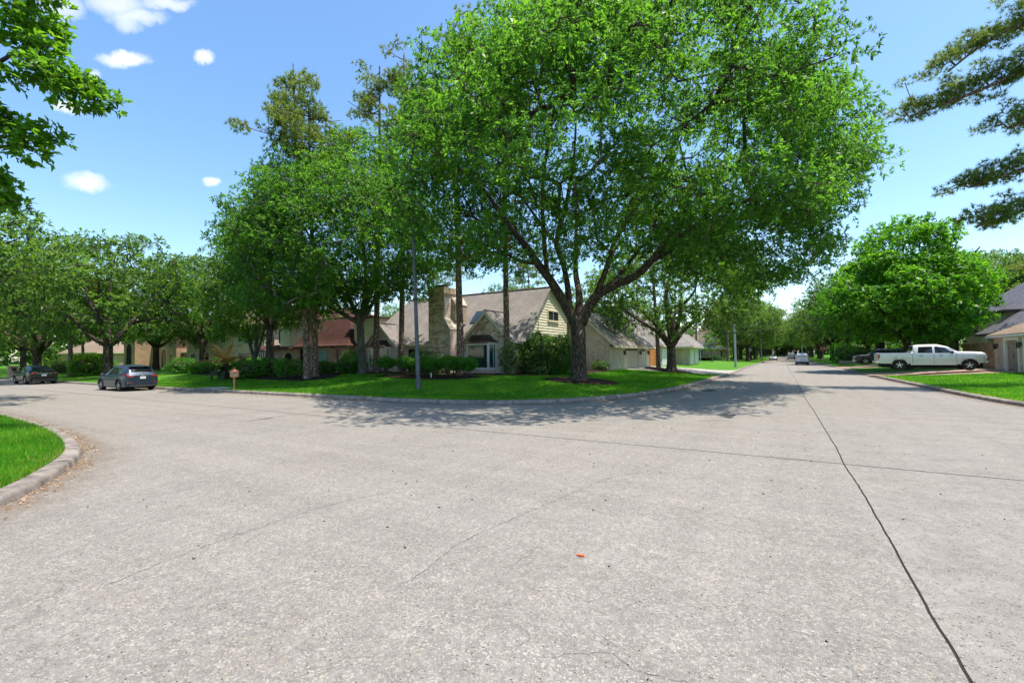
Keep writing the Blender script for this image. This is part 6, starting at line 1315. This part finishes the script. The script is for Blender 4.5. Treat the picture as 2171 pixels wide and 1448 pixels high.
    if kind == 'murano':
        ob('rear_bumper', B().obox((.05, 0, .5), (.10, 0, 0), (0, .80, 0), (0, 0, .13)), M[pm], root, bevel=.06, smoothed=40); ob('bumper_skirt', B().obox((.05, 0, .36), (.09, 0, 0), (0, .76, 0), (0, 0, .07)), M['plasticgrey'], root, bevel=.03); ob('chrome_strip', B().obox((-.02, 0, .33), (.04, 0, 0), (0, .45, 0), (0, 0, .012)), M['chrome'], root)
        for s in (1, -1):
            q = B(); q.add([(-.035, s * .52, .98), (-.03, s * .52, .90), (.02, s * .80, .93), (.33, s * .962, 1.05), (.36, s * .955, 1.12), (.03, s * .82, 1.06)], [(0, 1, 2, 5), (5, 2, 3, 4)] if s < 0 else [(5, 2, 1, 0), (4, 3, 2, 5)]); ob('taillight', q, M['taillight'], root)
            ob('reflector', B().obox((-.055, s * .66, .56), (.01, 0, 0), (0, .08, 0), (0, 0, .02)), M['taillight'], root)
        ob('number_plate', B().obox((-.02, 0, .86), (.012, 0, 0), (0, .16, 0), (0, 0, .08)), M['plate'], root, bevel=.005); ob('badge', B().lathe([(.055, -.012), (.065, 0), (.055, .012)], 14, (-.015, 0, 1.0), 'X'), M['chrome'], root, smoothed=True); ob('trim_bar', B().obox((-.012, 0, .945), (.015, 0, 0), (0, .3, 0), (0, 0, .012)), M['chrome'], root)
        ob('rear_spoiler', B().obox((.44, 0, 1.575), (.16, 0, -.0), (0, .6, 0), (0, 0, .02)), M[pm], root, bevel=.015); ob('rear_wiper', B().obox((.22, .1, 1.22), (.01, .0, .01), (.0, .25, 0), (.0, 0, .008)), M['blackm'], root)
    else:
        for s in (1, -1):
            ob('taillight', B().obox((.045, s * c.g('w', .08) * .40, zb - .02), (.06, 0, 0), (-.02, s * .13, 0), (0, 0, .05 if kind != 'big' else .16)), M['taillight'], root, bevel=.015)
        ob('number_plate', B().obox((-.012, 0, .78), (.012, 0, 0), (0, .16, 0), (0, 0, .078)), M['plate'], root, bevel=.005); ob('rear_bumper', B().obox((.05, 0, .45), (.10, 0, 0), (0, .78, 0), (0, 0, .14)), M[pm], root, bevel=.05); ob('bumper_skirt', B().obox((.04, 0, .32), (.08, 0, 0), (0, .72, 0), (0, 0, .06)), M['plasticgrey'], root, bevel=.03)
        ob('trim_bar', B().obox((-.01, 0, zb - .05), (.015, 0, 0), (0, .5, 0), (0, 0, .015)), M['chrome'], root)
    L = c.L; zf = c.g('zbelt', L - .1)
    for s in (1, -1): ob('headlight', B().obox((L - .12, s * c.g('w', L - .12) * .39, zf - .04), (.1, s * -.03, 0), (.03, s * .16, 0), (0, 0, .07 if kind != 'big' else .1)), M['lamp'], root, bevel=.02)
    ob('grille', B().obox((L - .02, 0, zf - .1), (.05, 0, 0), (0, .42, 0), (0, 0, .1)), M['blackm'], root, bevel=.02)
    ob('front_bumper', B().obox((L - .06, 0, .45), (.13, 0, 0), (0, .82, 0), (0, 0, .1)), M['chrome' if kind == 'big' else pm], root, bevel=.05)
    return root
suv('suv_car', (-35.9, 13.2, 0), math.pi, 'slate blue crossover seen from behind, parked at the left kerb', 'nissan', 'murano')
suv('hatchback_car', (-54.6, 13.05, 0), math.pi, 'black sloping hatchback parked further along the left kerb', 'blackpaint', 'coupe')
suv('large_suv', (12.6, 69.6, .5), math.pi, 'charcoal truck facing the road, half hidden behind the silver pickup', 'darkpaint', 'big')
suv('sedan_car', (-2.3, 138.5, 0), -math.pi / 2, 'pale silver car coming along the far road at the left kerb', 'silver2', 'sedan')
suv('distant_car', (2.0, 160, 0), math.pi / 2, 'tiny white car beyond the white van', 'whitepaint', 'big')

# ---- silver crew cab pickup, right flank towards the camera
def pickup(loc, rz):
    root = empty('pickup_truck', loc, rz, label='silver crew cab pickup truck parked on the brick driveway', cat='pickup'); L = 6.3
    c = Car([0, .08, .3, 1.2, 2.02, 2.04, 2.12, 2.2, 2.45, 3.2, 3.6, 4.25, 4.62, 4.75, 5.6, 6.05, 6.22, L], [.62, .52, .5, .5, .5, .5, .48, .48, .46, .46, .46, .46, .46, .46, .5, .56, .6, .66],
            [1.30, 1.33, 1.34, 1.34, 1.34, 1.34, 1.33, 1.32, 1.31, 1.30, 1.30, 1.30, 1.30, 1.30, 1.28, 1.25, 1.2, 1.06], [1.32, 1.35, 1.36, 1.36, 1.36, 1.36, 1.5, 1.9, 1.96, 1.98, 1.97, 1.78, 1.5, 1.43, 1.40, 1.36, 1.29, 1.12],
            [1.86, 1.94, 1.96, 1.97, 1.97, 1.97, 1.98, 1.99, 2.0, 2.0, 2.0, 2.0, 2.0, 2.0, 1.99, 1.95, 1.88, 1.74], [1.7, 1.75, 1.76, 1.77, 1.77, 1.77, 1.6, 1.5, 1.5, 1.52, 1.52, 1.56, 1.66, 1.76, 1.74, 1.68, 1.56, 1.4],
            [(1.3, .40, .50), (5.32, .40, .50)], hollow=(.09, 2.0, .82), crown=.02)
    finish_car(root, c, 'silver', .40, .84, 5, .58, .26)
    for s in (1, -1):
        patch(root, 'side_window', 'carglass', c.side_glass(2.42, 3.28, 2.48, 3.28, .06, .88, s), smoothed=True); patch(root, 'side_window', 'carglass', c.side_glass(3.42, 4.5, 3.42, 4.02, .06, .88, s), smoothed=True)
        for x in (2.1, 3.35, 4.62): ob('door_gap', B().obox((x, s * (c.g('w', x) / 2 * .997), .9), (.008, 0, 0), (0, .006, 0), (0, 0, .36)), M['underbody'], root)
        for x in (2.62, 3.75): ob('door_handle', B().obox((x, s * 1.005, 1.13), (.11, 0, 0), (0, .02, 0), (0, 0, .022)), M['blackm'], root, bevel=.008)
        ob('side_moulding', B().obox((3.35, s * 1.005, .78), (1.2, 0, 0), (0, .012, 0), (0, 0, .02)), M['silver'], root); ob('badge', B().obox((4.95, s * 1.0, .98), (.2, 0, 0), (0, .012, 0), (0, 0, .022)), M['chrome'], root)
        ob('taillight', B().obox((.045, s * .93, 1.06), (.055, 0, 0), (0, .055, 0), (0, 0, .17)), M['taillight'], root, bevel=.015)
        ob('headlight', B().obox((6.12, s * .83, 1.12), (.13, s * -.05, 0), (.03, s * .1, 0), (0, 0, .12)), M['lamp'], root, bevel=.03)
        ob('mirror', B().obox((4.35, s * 1.12, 1.36), (.06, 0, 0), (0, .1, 0), (0, 0, .1)).obox((4.4, s * 1.0, 1.32), (.05, 0, 0), (0, .05, 0), (0, 0, .04)), M['blackm'], root, bevel=.025)
        ob('rocker', B().obox((3.3, s * .93, .47), (1.35, 0, 0), (0, .05, 0), (0, 0, .06)), M['silver'], root, bevel=.02)
    patch(root, 'windscreen', 'carglass', c.top_glass(4.1, 4.64, .93), smoothed=True)
    patch(root, 'rear_window', 'carglass', c.top_glass(2.125, 2.19, .8), smoothed=True)
    ob('tailgate', B().obox((.0, 0, 1.0), (.02, 0, 0), (0, .86, 0), (0, 0, .30)), M['silver'], root, bevel=.015); ob('tailgate_handle', B().obox((-.025, 0, 1.15), (.01, 0, 0), (0, .1, 0), (0, 0, .03)), M['blackm'], root)
    ob('rear_bumper', B().obox((-.05, 0, .64), (.1, 0, 0), (0, .92, 0), (0, 0, .09)), M['chrome'], root, bevel=.03); ob('front_bumper', B().obox((6.25, 0, .66), (.13, 0, 0), (0, .93, 0), (0, 0, .11)), M['chrome'], root, bevel=.05); ob('bumper_pad', B().obox((6.28, 0, .82), (.10, 0, 0), (0, .92, 0), (0, 0, .05)), M['plasticgrey'], root, bevel=.03)
    ob('grille', B().obox((6.29, 0, 1.08), (.04, 0, 0), (0, .55, 0), (0, 0, .15)), M['chrome'], root, bevel=.03); ob('antenna', B().tube([(4.75, -.85, 1.25), (4.7, -.86, 1.95)], .006, 4), M['blackm'], root)
    return root
pickup((6.52, 47.35, .57), 0)

# ---- white compact van seen from behind
def van(loc, rz):
    root = empty('delivery_van', loc, rz, label='small white panel van seen from behind on the far road', cat='van')
    c = Car([0, .05, .25, 1.0, 2.6, 3.1, 3.6, 3.8, 4.3, 4.45], [.45, .36, .3, .28, .28, .28, .28, .28, .34, .45], [1.0, 1.05, 1.08, 1.1, 1.1, 1.1, 1.08, 1.06, .9, .75], [1.6, 1.76, 1.82, 1.85, 1.84, 1.76, 1.3, 1.12, .94, .78], [1.68, 1.76, 1.8, 1.82, 1.82, 1.82, 1.82, 1.82, 1.7, 1.5], [1.42, 1.46, 1.5, 1.52, 1.5, 1.48, 1.5, 1.62, 1.5, 1.3], [(.85, .33, .39), (3.65, .33, .39)])
    finish_car(root, c, 'whitepaint', .33, .78)
    for s in (1, -1):
        patch(root, 'side_window', 'carglass', c.side_glass(2.65, 3.5, 2.65, 3.15, .08, .88, s), smoothed=True)
        ob('taillight', B().obox((.04, s * .83, 1.08), (.05, 0, 0), (0, .035, 0), (0, 0, .24)), M['taillight'], root, bevel=.01); ob('rear_door', B().obox((-.005, s * .4, 1.0), (.012, 0, 0), (0, .375, 0), (0, 0, .55)), M['whitepaint'], root, bevel=.01)
        ob('mirror', B().obox((3.4, s * 1.0, 1.2), (.06, 0, 0), (0, .1, 0), (0, 0, .11)), M['blackm'], root, bevel=.02); ob('headlight', B().obox((4.3, s * .65, .85), (.1, 0, 0), (0, .12, 0), (0, 0, .09)), M['lamp'], root, bevel=.02)
    patch(root, 'windscreen', 'carglass', c.top_glass(3.12, 3.62, .93), smoothed=True)
    ob('rear_window_panel', B().obox((-.022, 0, 1.36), (.006, 0, 0), (0, .7, 0), (0, 0, .2)), M['silver2'], root); ob('number_plate', B().obox((-.022, .35, .8), (.008, 0, 0), (0, .15, 0), (0, 0, .06)), M['plate'], root); ob('door_handle', B().obox((-.03, -.05, .86), (.012, 0, 0), (0, .35, 0), (0, 0, .02)), M['blackm'], root)
    ob('rear_bumper', B().obox((.0, 0, .43), (.1, 0, 0), (0, .88, 0), (0, 0, .13)), M['plasticgrey'], root, bevel=.04); ob('front_bumper', B().obox((4.38, 0, .45), (.12, 0, 0), (0, .8, 0), (0, 0, .14)), M['plasticgrey'], root, bevel=.04); ob('grille', B().obox((4.42, 0, .72), (.05, 0, 0), (0, .45, 0), (0, 0, .1)), M['blackm'], root)
    return root
van((2.55, 86.0, 0), math.pi / 2)

# ------------------------------------------------------------------ poles, signs, wires
def light_pole(x, y, H, r0, r1, lean, mat, label, arm, name='street_light', base=True, arm_h=.0):
    z = tz(x, y); root = empty(name, (x, y, z), 0, label=label, cat='street light'); top = Vector((lean[0], lean[1], H))
    ob('pole', B().tube([(0, 0, -.1), (0, 0, 0), top * .3, top * .65, top], [r0, r0, r0 + (r1 - r0) * .3, r0 + (r1 - r0) * .65, r1], 12), M[mat], root, smoothed=40)
    if base: ob('access_cover', B().obox((0, -r0, .45), (.05, 0, 0), (0, .012, 0), (0, 0, .1)), M[mat], root); ob('band', B().lathe([(r0 * 1.12, H * .52), (r0 * 1.12, H * .53)], 12, top * .525 - Vector((0, 0, H * .525))), M['plasticgrey'], root)
    a = Vector(arm); e = top + a
    ob('arm', B().tube([top - Vector((0, 0, .3)), top + a * .35 + Vector((0, 0, .15)), e + Vector((0, 0, .1))], .035, 7), M[mat], root, smoothed=True)
    u = Vector((a.x, a.y, 0)).normalized(); w = Vector((-u.y, u.x, 0)); ob('lamp_head', B().obox(e + u * .25 + Vector((0, 0, .1)), u * .32, w * .13, (0, 0, .07)), M['steel'], root, bevel=.04); ob('lens', B().obox(e + u * .28 + Vector((0, 0, .02)), u * .18, w * .1, (0, 0, .025)), M['lamp'], root)
    return root
light_pole(-17.05, 18.65, 9.3, .125, .07, (-.30, -.05, 0)[:2], 'poleg', 'weathered dark grey light pole leaning slightly on the corner lawn', (1.2, -1.0, .2))
light_pole(-5.45, 66.5, 8.2, .15, .11, (.0, 0), 'steel', 'bright galvanised pole on the lawn past the white driveway', (1.6, 0, .3), base=False)
light_pole(-12.6, 86, 5.2, .07, .05, (0, 0), 'steel', 'thin pale light pole with short arm left of the leaning pine', (-.9, 0, .3), base=False)
light_pole(-4.5, 122, 8.2, .11, .07, (0, 0), 'steel', 'slim light pole with lamp head at the far left kerb', (2.2, 0, .8), base=False)
light_pole(4.9, 165, 8.0, .11, .07, (0, 0), 'steel', 'distant light pole above the white van', (-1.6, 0, .5), base=False)
# stop sign
sx, sy = 6.15, 100; z = tz(sx, sy)
ss = empty('stop_sign', (sx, sy, z), 0, label='red octagonal stop sign on a post by the right kerb', cat='sign')
ob('post', B().box(-.035, .035, -.02, .02, -.1, 2.75), M['steel'], ss)
def octo(r, y0, y1, c): return B().add([(r * math.cos(math.pi / 8 + k * math.pi / 4), y, c + r * math.sin(math.pi / 8 + k * math.pi / 4)) for y in (y0, y1) for k in range(8)], [tuple(range(8)), tuple(range(15, 7, -1))] + [(k, k + 8, (k + 1) % 8 + 8, (k + 1) % 8) for k in range(8)])
ob('rim', octo(.46, -.03, -.022, 2.5), M['white'], ss); face = ob('face', octo(.43, -.036, -.031, 2.5), M['red'], ss)
def lettering(text, size, loc, rot, mat, parent):
    cu = bpy.data.curves.new('lettering', 'FONT'); cu.body = text; cu.size = size; cu.align_x = 'CENTER'; cu.align_y = 'CENTER'; cu.extrude = .003
    t = bpy.data.objects.new('lettering_source', cu); COL.objects.link(t); dg = bpy.context.evaluated_depsgraph_get(); me = bpy.data.meshes.new_from_object(t.evaluated_get(dg)); bpy.data.objects.remove(t)
    me.materials.clear(); me.materials.append(M[mat]); o = link('lettering', me, parent); o.location = loc; o.rotation_euler = rot; o.scale = (.92, 1.15, 1); return o
lettering('STOP', .33, (0, -.042, 2.5), (math.pi / 2, 0, 0), 'white', face)
# back of another sign with street name blades
sx, sy = -6.4, 113; z = tz(sx, sy); sg2 = empty('street_sign', (sx, sy, z), 0, label='grey sign back with green street name blade on the far left lawn', cat='sign')
ob('post', B().box(-.035, .035, -.02, .02, -.1, 3.3), M['steel'], sg2); ob('sign_back', octo(.46, -.03, -.022, 2.45), M['signgrey'], sg2); ob('name_blade', B().box(-.6, .6, -.015, .015, 3.05, 3.3), M['signgreen'], sg2); ob('name_blade', B().box(-.015, .015, -.5, .5, 3.32, 3.55), M['signgreen'], sg2)
# cables across the road
def cable(a, b_, sag, label, r=.018):
    a = Vector(a); c = Vector(b_); P = [a.lerp(c, t) - Vector((0, 0, sag * 4 * t * (1 - t))) for t in np.linspace(0, 1, 16)]; ob('overhead_cable', B().tube(P, r, 5), M['wire'], label=label, cat='cable', group='overhead cables')
cable((-14, 71, 5.2), (12.5, 74, 7.8), .5, 'higher of the two thin cables crossing the far road')
cable((-14, 71.3, 4.9), (12.5, 74.3, 7.0), .6, 'lower of the two thin cables crossing the far road')
# small stakes and sprinkler bits in the beds
tag(ob('garden_stake', B().box(-19.95, -19.91, 23.0, 23.04, tz(-19.9, 23), tz(-19.9, 23) + .42), M['white']), 'thin white stake in the mulch in front of the topiary row', 'stake')
tag(ob('garden_stake', B().box(-32.6, -32.53, 23.0, 23.05, tz(-32.6, 23), tz(-32.6, 23) + .55), M['white']), 'white stake in the mulch by the strappy green plant', 'stake')
for me in bpy.data.meshes:
    me.validate(verbose=False) if len(me.vertices) < 20000 else None
